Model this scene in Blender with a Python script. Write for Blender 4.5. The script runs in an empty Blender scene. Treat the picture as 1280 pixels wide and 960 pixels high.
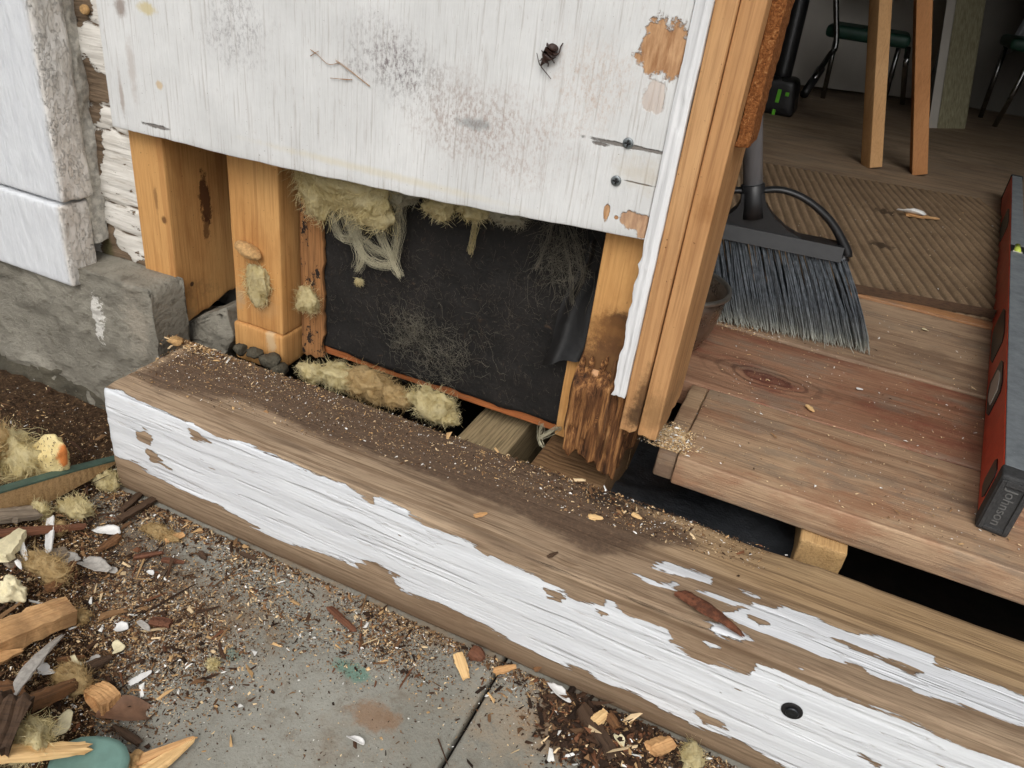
import bpy, bmesh, math, random
import numpy as np
from mathutils import Vector, Matrix

# ------------------------------------------------------------------ camera, sky, sun, exposure
S = bpy.context.scene
COL = S.collection
CAM_R = np.array([[0.90635, 0.29762, -0.29995], [0.40649, -0.41433, 0.81430], [0.11807, -0.86004, -0.49646]])  # replaced below by an orthonormal frame
FPX = 960.0
def frame():
    n = np.array([413-640., 2142-480., FPX]); n /= np.linalg.norm(n); up = -n
    x = -2250-640.; y = -(up[0]*x+up[2]*FPX)/up[1]
    X = -np.array([x, y, FPX]); X /= np.linalg.norm(X)
    return np.stack([X, np.cross(up, X), up])
CAM_R = frame()
CAM_C = np.array([0.6708, -0.5072, 0.4793])
cd = bpy.data.cameras.new('camera'); cam = bpy.data.objects.new('camera', cd); COL.objects.link(cam)
cd.sensor_width = 36.0; cd.lens = 27.0; cd.clip_start = 0.01; cd.clip_end = 200
rt, upv, bk = CAM_R@np.array([1, 0, 0]), CAM_R@np.array([0, -1, 0]), CAM_R@np.array([0, 0, -1])
cam.matrix_world = Matrix(((rt[0], upv[0], bk[0], CAM_C[0]), (rt[1], upv[1], bk[1], CAM_C[1]), (rt[2], upv[2], bk[2], CAM_C[2]), (0, 0, 0, 1)))
S.camera = cam
W = bpy.data.worlds.new('World'); S.world = W; W.use_nodes = True
wn = W.node_tree; bg = wn.nodes['Background']
sky = wn.nodes.new('ShaderNodeTexSky'); sky.sky_type = 'NISHITA'; sky.sun_disc = False
SUN_EL, SUN_AZ = math.radians(47), math.radians(166)
sky.sun_elevation = SUN_EL; sky.sun_rotation = SUN_AZ; sky.dust_density = 4; sky.air_density = 1.2
hs = wn.nodes.new('ShaderNodeHueSaturation'); hs.inputs['Saturation'].default_value = 0.16
wn.links.new(sky.outputs[0], hs.inputs['Color']); wn.links.new(hs.outputs[0], bg.inputs['Color'])
bg.inputs['Strength'].default_value = 0.12
sl = bpy.data.lights.new('sun', 'SUN'); sl.energy = 0.8; sl.angle = math.radians(35); sl.color = (1, .97, .93)
sun = bpy.data.objects.new('sun', sl); COL.objects.link(sun)
sdir = Vector((math.sin(SUN_AZ)*math.cos(SUN_EL), math.cos(SUN_AZ)*math.cos(SUN_EL), math.sin(SUN_EL)))
sun.rotation_euler = sdir.to_track_quat('Z', 'Y').to_euler()
S.view_settings.view_transform = 'Standard'; S.view_settings.look = 'None'
S.view_settings.gamma = 1; S.view_settings.exposure = 0.32
S.cycles.adaptive_threshold = 0.03; S.cycles.max_bounces = 6; S.cycles.diffuse_bounces = 4; S.cycles.glossy_bounces = 2; S.cycles.transmission_bounces = 2

# ------------------------------------------------------------------ helpers: points, noise
def ray(px, py): return CAM_R@np.array([px-640., py-480., FPX])
def P(px, py, ax, val):
    a = 'xyz'.index(ax); r = ray(px, py); return CAM_C + r*((val-CAM_C[a])/r[a])
def Pn(px, py, pt, n):
    r = ray(px, py); n = np.array(n, float); return CAM_C + r*(np.dot(np.array(pt)-CAM_C, n)/np.dot(r, n))
def vnoise(p, seed=0):
    p = np.asarray(p, float); i = np.floor(p).astype(np.int64); f = p-i; f = f*f*(3-2*f)
    def h(a, b, c):
        v = (a*374761393+b*668265263+c*1442695041+seed*97531357) & 0xffffffff
        v = ((v ^ (v >> 13))*1274126177) & 0xffffffff; v = ((v ^ (v >> 16))*2246822519) & 0xffffffff
        return (v ^ (v >> 15))/4294967295.0*2-1
    x, y, z = i[..., 0], i[..., 1], i[..., 2]; r = 0
    for dx in (0, 1):
        for dy in (0, 1):
            for dz in (0, 1):
                w = (f[..., 0] if dx else 1-f[..., 0])*(f[..., 1] if dy else 1-f[..., 1])*(f[..., 2] if dz else 1-f[..., 2])
                r = r+w*h(x+dx, y+dy, z+dz)
    return r
def fbm(p, sc=(1, 1, 1), oct=4, seed=0, gain=.5):
    q = np.asarray(p, float)*np.array(sc, float); r = 0; a = 1; t = 0
    for o in range(oct): r = r+a*vnoise(q+o*17.3, seed+o); t += a; a *= gain; q = q*2.03
    return r/t
def sst(a, b, x):
    t = np.clip((np.asarray(x, float)-a)/(b-a), 0, 1); return t*t*(3-2*t)
def sdf(poly, pts):
    poly = np.asarray(poly, float); pts = np.asarray(pts, float)
    d = np.full(len(pts), 1e9); ins = np.zeros(len(pts), bool); n = len(poly)
    for k in range(n):
        a, b = poly[k], poly[(k+1) % n]; e = b-a; w = pts-a
        t = np.clip((w@e)/max(e@e, 1e-12), 0, 1); q = w-t[:, None]*e
        d = np.minimum(d, np.hypot(q[:, 0], q[:, 1]))
        c = ((a[1] > pts[:, 1]) != (b[1] > pts[:, 1])) & (pts[:, 0] < (b[0]-a[0])*(pts[:, 1]-a[1])/(b[1]-a[1]+1e-15)+a[0])
        ins ^= c
    return np.where(ins, d, -d)
def lin(r, g, b):
    return tuple((c/255/12.92 if c/255 <= .04045 else ((c/255+.055)/1.055)**2.4) for c in (r, g, b))+(1.0,)

# ------------------------------------------------------------------ helpers: materials
class G:
    def __init__(s, name):
        s.m = bpy.data.materials.new(name); s.m.use_nodes = True; s.t = s.m.node_tree
        s.b = s.t.nodes['Principled BSDF']; s.c = s.t.nodes.new('ShaderNodeTexCoord').outputs['Object']
    def put(s, sock, v):
        if isinstance(v, bpy.types.NodeSocket): s.t.links.new(v, sock)
        elif v is not None: sock.default_value = v
    def vec(s, scale=(1, 1, 1), loc=(0, 0, 0), src=None):
        n = s.t.nodes.new('ShaderNodeMapping'); s.put(n.inputs[0], src or s.c); n.inputs['Scale'].default_value = scale; n.inputs['Location'].default_value = loc
        return n.outputs[0]
    def noise(s, vec=None, scale=5, detail=4, rough=.55, dist=0):
        n = s.t.nodes.new('ShaderNodeTexNoise'); s.put(n.inputs['Vector'], vec or s.c); n.inputs['Scale'].default_value = scale
        n.inputs['Detail'].default_value = detail; n.inputs['Roughness'].default_value = rough; n.inputs['Distortion'].default_value = dist
        return n.outputs[0]
    def wave(s, vec, scale, dist, detail=3, dscale=1.5, direction='X'):
        n = s.t.nodes.new('ShaderNodeTexWave'); s.put(n.inputs['Vector'], vec); n.bands_direction = direction
        n.inputs['Scale'].default_value = scale; n.inputs['Distortion'].default_value = dist; n.inputs['Detail'].default_value = detail; n.inputs['Detail Scale'].default_value = dscale
        return n.outputs['Fac']
    def voro(s, vec, scale, feature='DISTANCE_TO_EDGE'):
        n = s.t.nodes.new('ShaderNodeTexVoronoi'); n.feature = feature; s.put(n.inputs['Vector'], vec); n.inputs['Scale'].default_value = scale
        return n.outputs[0]
    def ramp(s, fac, stops, interp='LINEAR'):
        n = s.t.nodes.new('ShaderNodeValToRGB'); s.put(n.inputs[0], fac); r = n.color_ramp; r.interpolation = interp
        while len(r.elements) < len(stops): r.elements.new(.5)
        for e, (p, c) in zip(r.elements, stops): e.position = p; e.color = c if isinstance(c, tuple) else (c, c, c, 1)
        return n.outputs[0]
    def mr(s, fac, a, b, c=0., d=1.):
        n = s.t.nodes.new('ShaderNodeMapRange'); s.put(n.inputs[0], fac); n.interpolation_type = 'SMOOTHSTEP'
        for k, v in zip((1, 2, 3, 4), (a, b, c, d)): n.inputs[k].default_value = v
        return n.outputs[0]
    def mix(s, fac, a, b, mode='MIX'):
        n = s.t.nodes.new('ShaderNodeMix'); n.data_type = 'RGBA'; n.blend_type = mode
        s.put(n.inputs['Factor'], fac); s.put(n.inputs['A'], a) if False else None
        s.put(n.inputs[6], a); s.put(n.inputs[7], b); return n.outputs[2]
    def math(s, op, a, b=None):
        n = s.t.nodes.new('ShaderNodeMath'); n.operation = op; s.put(n.inputs[0], a)
        if b is not None: s.put(n.inputs[1], b)
        return n.outputs[0]
    def attr(s, name, color=False):
        n = s.t.nodes.new('ShaderNodeAttribute'); n.attribute_name = name; return n.outputs['Color' if color else 'Fac']
    def spot(s, c, r, soft=.6, rough=.5, nscale=60):
        n = s.t.nodes.new('ShaderNodeVectorMath'); n.operation = 'SUBTRACT'; s.put(n.inputs[0], s.c); n.inputs[1].default_value = c
        k = s.t.nodes.new('ShaderNodeVectorMath'); k.operation = 'DIVIDE'; s.put(k.inputs[0], n.outputs[0]); k.inputs[1].default_value = r
        l = s.t.nodes.new('ShaderNodeVectorMath'); l.operation = 'LENGTH'; s.put(l.inputs[0], k.outputs[0])
        if not hasattr(s, 'nc'): s.nc = {}
        if nscale not in s.nc: s.nc[nscale] = s.math('SUBTRACT', s.noise(None, nscale, 6, .72), .5)
        d = s.math('ADD', l.outputs['Value'], s.math('MULTIPLY', s.nc[nscale], 2*rough))
        return s.mr(d, 1.0, 1.0-soft, 0., 1.)
    def bump(s, h, dist, normal=None, strength=1.):
        n = s.t.nodes.new('ShaderNodeBump'); n.inputs['Strength'].default_value = strength; n.inputs['Distance'].default_value = dist
        s.put(n.inputs['Height'], h)
        if normal is not None: s.put(n.inputs['Normal'], normal)
        return n.outputs[0]
    def out(s, col, rough=.7, normal=None, metal=0., spec=.4, **kw):
        s.put(s.b.inputs['Base Color'], col); s.put(s.b.inputs['Roughness'], rough); s.put(s.b.inputs['Metallic'], metal); s.put(s.b.inputs['Specular IOR Level'], spec)
        if normal is not None: s.put(s.b.inputs['Normal'], normal)
        for k, v in kw.items(): s.put(s.b.inputs[k], v)
        return s.m
def stretch(axis, k, base=1.):
    v = [base, base, base]; v['xyz'.index(axis)] = base/k; return tuple(v)
def wood_nodes(g, axis, dark, mid, light, ring=38., dist=5., seed=0., fine=.5, contrast=1., around=None):
    o = (seed*1.37, seed*.71, seed*2.13)
    pd = {'x': 'Y', 'y': 'X', 'z': 'X'}[axis] if around is None else around
    v1 = g.vec(stretch(axis, 9.), o); v2 = g.vec(stretch(axis, 28.), o); v3 = g.vec(stretch(axis, 2.5), o)
    rings = g.wave(v1, ring, dist, 4, 1.6, pd)
    rings = g.math('MULTIPLY', rings, g.mr(g.noise(g.vec(stretch(axis, 4.), (o[0]+3, o[1], o[2])), 24, 3, .6), .3, .7, .25, 1.))
    fib = g.noise(v2, 520, 4, .65); broad = g.noise(v3, 9, 4, .6, .4)
    col = g.ramp(broad, [(.3, mid), (.72, light)])
    col = g.mix(g.math('MULTIPLY', g.mr(rings, .55, .98), .45*contrast), col, dark)
    col = g.mix(g.math('MULTIPLY', g.mr(fib, .42, .68), fine), col, dark)
    h = g.math('ADD', g.math('MULTIPLY', rings, -.5), g.math('MULTIPLY', fib, -.8))
    return col, h
def wood(name, axis, dark, mid, light, rough=.75, bump=.0007, dirt=None, dirt_amt=.0, grime_scale=14, specks=0., **kw):
    g = G(name); col, h = wood_nodes(g, axis, dark, mid, light, **kw)
    if dirt: col = g.mix(g.math('MULTIPLY', g.mr(g.noise(None, grime_scale, 6, .68), .45, .68), dirt_amt), col, dirt)
    if specks: col = g.mix(g.math('MULTIPLY', g.mr(g.noise(None, 300, 3, .7), .66, .74), specks), col, lin(40, 28, 20))
    return g.out(col, rough, g.bump(h, bump), spec=.3)

# ------------------------------------------------------------------ helpers: meshes and objects
def tag(o, label=None, cat=None, group=None, kind=None):
    if label: o['label'] = label
    if cat: o['category'] = cat
    if group: o['group'] = group
    if kind: o['kind'] = kind
    return o
def thing(name, loc, label, cat, group=None):
    o = bpy.data.objects.new(name, None); o.empty_display_size = .02; COL.objects.link(o); o.location = tuple(loc); return tag(o, label, cat, group)
def mesh(name, V, F, mat, parent=None, smooth=True, loc=None, attrs=None, local=False):
    """V in world coordinates; the object's origin is loc, or its parent's place"""
    V = np.asarray(V, float); off = np.zeros(3)
    par = parent
    while par is not None: off = off+np.array(par.location); par = par.parent
    if loc is not None and parent is None: off = np.array(loc, float)
    me = bpy.data.meshes.new(name); me.from_pydata((V if local or parent is not None else V-off).tolist(), [], F.tolist() if isinstance(F, np.ndarray) else [list(map(int, f)) for f in F]); me.update()
    if smooth: me.polygons.foreach_set('use_smooth', [True]*len(me.polygons))
    for k, a in (attrs or {}).items():
        a = np.asarray(a, np.float32)
        if a.ndim == 2: at = me.attributes.new(k, 'FLOAT_COLOR', 'POINT'); at.data.foreach_set('color', a.ravel())
        else: at = me.attributes.new(k, 'FLOAT', 'POINT'); at.data.foreach_set('value', a)
    if mat is not None: me.materials.append(mat)
    o = bpy.data.objects.new(name, me); COL.objects.link(o)
    if parent is not None: o.parent = parent; o.location = tuple(-off)
    elif loc is not None: o.location = tuple(loc)
    return o
def struct(name, V, F, mat, **kw): o = mesh(name, V, F, mat, **kw); o['kind'] = 'structure'; return o
def ticks(lo, hi, step, r):
    if r <= 0 or hi-lo < 2.2*r: return np.linspace(lo, hi, max(2, int(round((hi-lo)/step))+1))
    n = max(1, int(round((hi-lo-2*r)/step)))
    return np.concatenate([[lo, lo+.35*r], np.linspace(lo+r, hi-r, n+1), [hi-.35*r, hi]])
def gridbox(lo, hi, step, r=.002):
    if np.isscalar(step): step = (step,)*3
    T = [ticks(lo[a], hi[a], step[a], r) for a in range(3)]; idx = {}; V = []; N = []; F = []
    def vid(k):
        if k not in idx: idx[k] = len(V); V.append((T[0][k[0]], T[1][k[1]], T[2][k[2]])); N.append(np.zeros(3))
        return idx[k]
    for a in range(3):
        b, c = (a+1) % 3, (a+2) % 3
        for side in (0, 1):
            ka = len(T[a])-1 if side else 0
            for i in range(len(T[b])-1):
                for j in range(len(T[c])-1):
                    q = []
                    for (di, dj) in ((0, 0), (1, 0), (1, 1), (0, 1)):
                        k = [0, 0, 0]; k[a] = ka; k[b] = i+di; k[c] = j+dj; v = vid(tuple(k)); q.append(v); N[v][a] += 1 if side else -1
                    F.append(q if side else q[::-1])
    V = np.array(V); N = np.array(N); N = N/np.maximum(np.linalg.norm(N, axis=1, keepdims=True), 1e-9)
    if r > 0:
        lo_, hi_ = np.array(lo)+r, np.array(hi)-r; q = np.minimum(np.maximum(V, np.minimum(lo_, hi_)), np.maximum(lo_, hi_)); d = V-q
        L = np.linalg.norm(d, axis=1, keepdims=True); m = (np.abs(d) > 1e-9).sum(1) > 1
        V[m] = q[m]+d[m]/L[m]*r
    return V, F, N
def box(lo, hi, r=.0015, amp=0., nsc=(30, 30, 30), step=.03, seed=0):
    V, F, N = gridbox(lo, hi, step, r)
    if amp: V = V+N*(fbm(V, nsc, 3, seed)*amp)[:, None]
    return V, F
def tubes(paths, radii, sides=3):
    paths = np.asarray(paths, float); n, k, _ = paths.shape; radii = np.broadcast_to(radii, (n, k))
    t = np.gradient(paths, axis=1); t /= np.maximum(np.linalg.norm(t, axis=2, keepdims=True), 1e-9)
    ref = np.where(np.abs(t[..., 2:3]) > .9, np.array([1., 0, 0]), np.array([0, 0, 1.])); u = np.cross(t, ref); u /= np.maximum(np.linalg.norm(u, axis=2, keepdims=True), 1e-9); w = np.cross(t, u)
    ang = np.arange(sides)*2*np.pi/sides
    V = paths[:, :, None, :]+radii[:, :, None, None]*(u[:, :, None, :]*np.cos(ang)[None, None, :, None]+w[:, :, None, :]*np.sin(ang)[None, None, :, None])
    V = V.reshape(-1, 3); b = np.arange(n)[:, None, None]*k*sides+np.arange(k-1)[None, :, None]*sides; s0 = np.arange(sides)[None, None, :]; s1 = (s0+1) % sides
    F = np.stack([b+s0, b+s1, b+s1+sides, b+s0+sides], -1).reshape(-1, 4).tolist()
    if sides > 3:
        for i in range(n): F.append(list(range(i*k*sides, i*k*sides+sides))[::-1]); F.append(list(range(i*k*sides+(k-1)*sides, i*k*sides+k*sides)))
    return V, F
def smoothpath(pts, k):
    pts = np.asarray(pts, float); n = len(pts); out = []
    for s in np.linspace(0, n-1-1e-6, k):
        i = int(s); f = s-i; p0, p1, p2, p3 = pts[max(i-1, 0)], pts[i], pts[min(i+1, n-1)], pts[min(i+2, n-1)]
        out.append(.5*((2*p1)+(-p0+p2)*f+(2*p0-5*p1+4*p2-p3)*f*f+(-p0+3*p1-3*p2+p3)*f**3))
    return np.array(out)
def cat_mesh(parts):
    V = []; F = []; o = 0
    for v, f in parts: V.append(np.asarray(v, float)); F += [[i+o for i in q] for q in f]; o += len(v)
    return np.concatenate(V), F
def prism(outline, t0, t1, frame):
    """outline (u,w) extruded from t0 to t1; frame=(origin,U,Wd,T)"""
    o, U, Wd, T = [np.array(a, float) for a in frame]; n = len(outline)
    V = [o+U*u+Wd*w+T*t for t in (t0, t1) for u, w in outline]
    F = [list(range(n))[::-1], list(range(n, 2*n))]+[[i, (i+1) % n, n+(i+1) % n, n+i] for i in range(n)]
    return np.array(V), F
_ico = {}
def ico(sub):
    if sub not in _ico:
        bm = bmesh.new(); bmesh.ops.create_icosphere(bm, subdivisions=sub, radius=1.); bm.verts.index_update()
        _ico[sub] = (np.array([v.co[:] for v in bm.verts]), [[v.index for v in f.verts] for f in bm.faces]); bm.free()
    return _ico[sub]

rng = np.random.default_rng(7)

# ------------------------------------------------------------------ materials
M = {}
M['pine'] = wood('fresh_pine', 'z', lin(150, 92, 40), lin(208, 152, 88), lin(226, 178, 116), ring=26, seed=1, fine=.28, contrast=.75, dirt=lin(120, 74, 34), dirt_amt=.35, specks=.7)
M['pine2'] = wood('golden_pine', 'z', lin(150, 88, 36), lin(214, 156, 88), lin(230, 184, 120), ring=30, seed=3, fine=.22, contrast=.6, dirt=lin(130, 84, 40), dirt_amt=.3, specks=.5)
M['pine_x'] = wood('pine_offcut', 'x', lin(150, 96, 50), lin(198, 146, 92), lin(220, 178, 128), ring=40, seed=4, fine=.4, dirt=lin(96, 66, 40), dirt_amt=.6, specks=.5)
M['pine_pale'] = wood('pale_pine_splinter', 'x', lin(176, 124, 70), lin(222, 178, 120), lin(238, 206, 152), ring=60, seed=5, fine=.35)
M['chip_brown'] = wood('weathered_splinter', 'x', lin(58, 38, 24), lin(116, 80, 50), lin(152, 112, 74), ring=50, seed=6, fine=.6, dirt=lin(50, 36, 26), dirt_amt=.7)
M['chip_dark'] = wood('dark_rotten_splinter', 'x', lin(34, 25, 18), lin(62, 46, 34), lin(90, 68, 50), ring=30, seed=7, fine=.5, contrast=.5)
M['chip_red'] = wood('red_brown_bark', 'x', lin(56, 32, 22), lin(98, 62, 44), lin(130, 86, 62), ring=50, seed=8, fine=.6)
M['chip_grey'] = wood('grey_weathered_wood', 'x', lin(72, 62, 52), lin(128, 114, 98), lin(160, 146, 128), ring=50, seed=9, fine=.6)
M['joist'] = wood('joist_wood', 'y', lin(70, 56, 34), lin(124, 104, 68), lin(150, 128, 88), ring=50, seed=10, fine=.5, dirt=lin(60, 50, 36), dirt_amt=.5)
M['leg_wood'] = wood('sawhorse_wood', 'z', lin(120, 78, 40), lin(196, 150, 100), lin(214, 172, 124), ring=30, seed=11, fine=.25, contrast=.4)
M['leg_wood2'] = wood('sawhorse_wood_brown', 'z', lin(110, 66, 36), lin(172, 118, 72), lin(190, 136, 88), ring=30, seed=12, fine=.25, contrast=.4)
def plain(name, col, rough=.6, metal=0., spec=.4, nscale=40, var=.25, bump=.0004, **kw):
    g = G(name); n = g.noise(None, nscale, 5, .65)
    c2 = tuple(c*(1-var) for c in col[:3])+(1,)
    return g.out(g.mix(g.mr(n, .35, .65), c2, col), rough, g.bump(n, bump), metal, spec, **kw)
M['black_plastic'] = plain('black_plastic', lin(34, 34, 35), .42, spec=.5, nscale=90, bump=.0003)
M['black_sheet'] = plain('black_plastic_sheet', lin(44, 46, 49), .4, spec=.5, nscale=30, bump=.004)
M['felt_flap'] = plain('torn_black_paper', lin(24, 23, 23), .5, spec=.5, nscale=60, bump=.001)
M['steel'] = plain('zinc_screw', lin(150, 156, 158), .38, .9, nscale=300)
M['chrome'] = plain('dull_chrome', lin(150, 150, 150), .25, 1., nscale=60)
M['rust'] = plain('rusty_iron', lin(118, 72, 50), .9, nscale=160, var=.6, bump=.0012)
M['void'] = plain('dark_soil', lin(36, 29, 23), .95, nscale=30, var=.5)
M['white_interior'] = plain('interior_white', lin(206, 200, 190), .6, nscale=6, var=.08)
M['interior_wall'] = plain('interior_wall', lin(122, 118, 110), .8, nscale=4, var=.12)
M['green_seat'] = plain('green_vinyl', lin(30, 66, 52), .5, nscale=30)
M['lime'] = plain('lime_plastic', lin(110, 200, 50), .5, nscale=30, var=.1)
M['white_flake'] = plain('paint_flake', lin(226, 224, 220), .6, nscale=160, var=.14)
M['grey_flake'] = plain('weathered_paint_flake', lin(178, 172, 164), .7, nscale=200, var=.3)
M['cream_flake'] = plain('cream_flake', lin(226, 214, 176), .7, nscale=160, var=.18)
M['teal'] = plain('teal_paint', lin(108, 140, 130), .5, nscale=120, var=.1)
M['leaf'] = plain('dead_leaf', lin(120, 88, 66), .6, nscale=80, var=.35)
M['bug'] = plain('bug_brown', lin(58, 36, 28), .45, nscale=900, var=.5)
M['cocoon'] = plain('cocoon_tan', lin(196, 156, 104), .85, nscale=260, var=.35, bump=.0016)
M['foam_orange'] = None
def fluffmat(name, c0, c1, dirt, amt=.35):
    g = G(name); n = g.noise(None, 55, 6, .7, .6); f = g.noise(g.vec((1, 1, .25)), 600, 3, .6)
    col = g.ramp(n, [(.28, c0), (.7, c1)])
    col = g.mix(g.math('MULTIPLY', g.mr(g.noise(None, 110, 5, .7), .52, .72), amt), col, dirt)
    nb = g.bump(f, .0015, g.bump(n, .004))
    g.out(col, .95, nb, spec=.1)
    tr = g.t.nodes.new('ShaderNodeBsdfTranslucent'); g.put(tr.inputs['Color'], col); mx = g.t.nodes.new('ShaderNodeMixShader'); mx.inputs[0].default_value = .4
    g.t.links.new(g.b.outputs[0], mx.inputs[1]); g.t.links.new(tr.outputs[0], mx.inputs[2]); g.t.links.new(mx.outputs[0], g.t.nodes['Material Output'].inputs['Surface'])
    return g.m
M['wool'] = fluffmat('yellow_glass_wool', lin(222, 204, 146), lin(241, 229, 188), lin(176, 148, 92), .3)
M['wool_brown'] = fluffmat('dirty_glass_wool', lin(192, 160, 108), lin(224, 198, 150), lin(126, 94, 58), .6)
M['wool_grey'] = fluffmat('grey_wool', lin(180, 172, 146), lin(214, 208, 186), lin(110, 100, 80), .2)
M['strand'] = plain('glass_wool_strand', lin(196, 188, 160), .9, nscale=50, var=.2)
M['strand_grey'] = plain('grey_fibre', lin(122, 116, 102), .9, nscale=50, var=.4)
M['hair'] = plain('felt_fibre', lin(104, 94, 82), .9, nscale=50, var=.5)
g = G('crumbs'); M['crumb'] = g.out(g.attr('col', True), .85, None, spec=.25)

# ------------------------------------------------------------------ patio and its crumbs' height
def pile(x, y):
    x = np.asarray(x, float); y = np.asarray(y, float)
    nx, ny = -.585, -.811
    d = (x-.00)*nx+(y+.03)*ny
    d = d*1.0
    w = fbm(np.stack([x, y, x*0], -1), (14, 14, 1), 3, 5)
    h = .045*sst(-.015, .16, d+.03*w)*(1+.25*w)
    h = h*sst(.05, -.06, y)+.012*sst(.01, -.03, x)*sst(-.1, .0, y)
    mx, my = .66, -.045
    h = h+.008*np.exp(-(((x-mx)/.06)**2+((y-my)/.035)**2))
    return h
GZ = -.14
def Gp(px, py, up=0.):
    z = GZ
    for _ in range(12):
        q = P(px, py, 'z', z+up); z = GZ+float(pile(q[0], q[1]))
    return P(px, py, 'z', z+up)

g = G('bluestone')
n1 = g.noise(None, 6, 6, .65); n2 = g.noise(None, 90, 5, .7); n3 = g.noise(None, 420, 3, .7)
col = g.ramp(n1, [(.3, lin(122, 120, 110)), (.7, lin(154, 152, 142))])
col = g.mix(g.math('MULTIPLY', g.mr(n2, .5, .72), .4), col, lin(104, 94, 80))
col = g.mix(g.math('MULTIPLY', g.mr(n3, .6, .74), .45), col, lin(84, 70, 56))
col = g.mix(g.math('MULTIPLY', g.mr(g.noise(g.vec((1, 1, 1), (3, 3, 0)), 11, 7, .72), .46, .68), .5), col, lin(132, 116, 96)); col = g.mix(g.math('MULTIPLY', g.mr(g.noise(g.vec((1, 1, 1), (8, 1, 0)), 26, 7, .78), .52, .66), .4), col, lin(104, 88, 70))
def pxspot(px, py, rx, ry=None, z=None, **k):
    q = P(px, py, 'z', GZ); return g.spot((q[0], q[1], GZ), (rx, ry or rx, .5), **k)
for (px, py, rx, ry, c, a) in ((440, 840, .030, .010, lin(92, 128, 112), .75), (290, 818, .012, .01, lin(96, 130, 118), .6), (470, 893, .032, .018, lin(134, 96, 62), .6), (690, 905, .05, .04, lin(150, 116, 84), .6),
                              (640, 905, .07, .05, lin(150, 132, 108), .5), (250, 760, .10, .05, lin(112, 90, 66), .5), (560, 800, .12, .02, lin(138, 112, 80), .5), (380, 700, .12, .02, lin(146, 120, 88), .5), (160, 700, .10, .06, lin(80, 62, 46), .7), (780, 930, .10, .05, lin(96, 72, 50), .7)):
    col = g.mix(g.math('MULTIPLY', pxspot(px, py, rx, ry, soft=.7, rough=1.5, nscale=45), a), col, c)
M['stone_slab'] = g.out(col, .85, g.bump(n3, .0008, g.bump(n2, .0016)), spec=.3)
bed = struct('patio', *box((-4, -6, -.30), (6, .055, -.152), 0, step=1.5), M['void'], loc=(0, 0, 0))
def flag(x0, x1, y0, y1, seed):
    V, F, N = gridbox((x0, y0, GZ-.03), (x1, y1, GZ), (.02, .02, .03), .004)
    V = V+N*(fbm(V, (9, 9, 1), 4, seed)*.0012)[:, None]
    return mesh('paving_slab', V, F, M['stone_slab'], bed)
flag(-.12, .5125, -.62, .05, 1); flag(.5165, 1.2, -.62, .05, 2)
for (a, b, c, d) in ((-.76, -.125, -.62, .05), (1.204, 1.85, -.62, .05), (-.76, -.125, -1.25, -.625), (-.12, .5125, -1.25, -.625), (.5165, 1.2, -1.25, -.625), (1.204, 1.85, -1.25, -.625)):
    mesh('paving_slab', *box((a, c, GZ-.03), (b, d, GZ), .004, step=.2), M['stone_slab'], bed)
gr = struct('ground', np.array([(-60, -60, -.305), (60, -60, -.305), (60, 60, -.305), (-60, 60, -.305)]), [[0, 1, 2, 3]], M['void'], loc=(0, 0, 0))

# ------------------------------------------------------------------ the house: wall, room, floor
wallm = plain('white_house_wall', lin(214, 214, 212), .6, nscale=8, var=.08)
hw = struct('house_wall', *cat_mesh([box((-4, .15, .80), (.60, .262, 2.7), 0, step=1.), box((2.3, .15, -.1), (5, .262, 2.7), 0, step=1.), box((.60, .15, 2.35), (2.3, .262, 2.7), 0, step=1.), box((-4, .15, -.1), (-.40, .262, .80), 0, step=1.)]), wallm, loc=(0, 0, 0), smooth=False)  # unseen wall against sky light; door opening enlarged to brighten the room
struct('interior_wall', *cat_mesh([box((-1.3, .275, -.02), (.50, .29, .8), 0, step=1.)]), M['interior_wall'], loc=(0, 0, 0), smooth=False)
struct('room_walls', *cat_mesh([box((-1.4, .27, -.4), (-1.3, 4.4, 2.5), 0, step=2.), box((2.4, .27, -.4), (2.5, 4.4, 2.5), 0, step=2.), box((-1.3, 4.3, -.4), (2.4, 4.4, 2.5), 0, step=2.)]), M['interior_wall'], loc=(0, 0, 0), smooth=False)
struct('ceiling', *box((-1.5, .263, 2.5), (2.6, 4.5, 2.6), 0, step=2.), M['interior_wall'], loc=(0, 0, 0), smooth=False)

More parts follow.
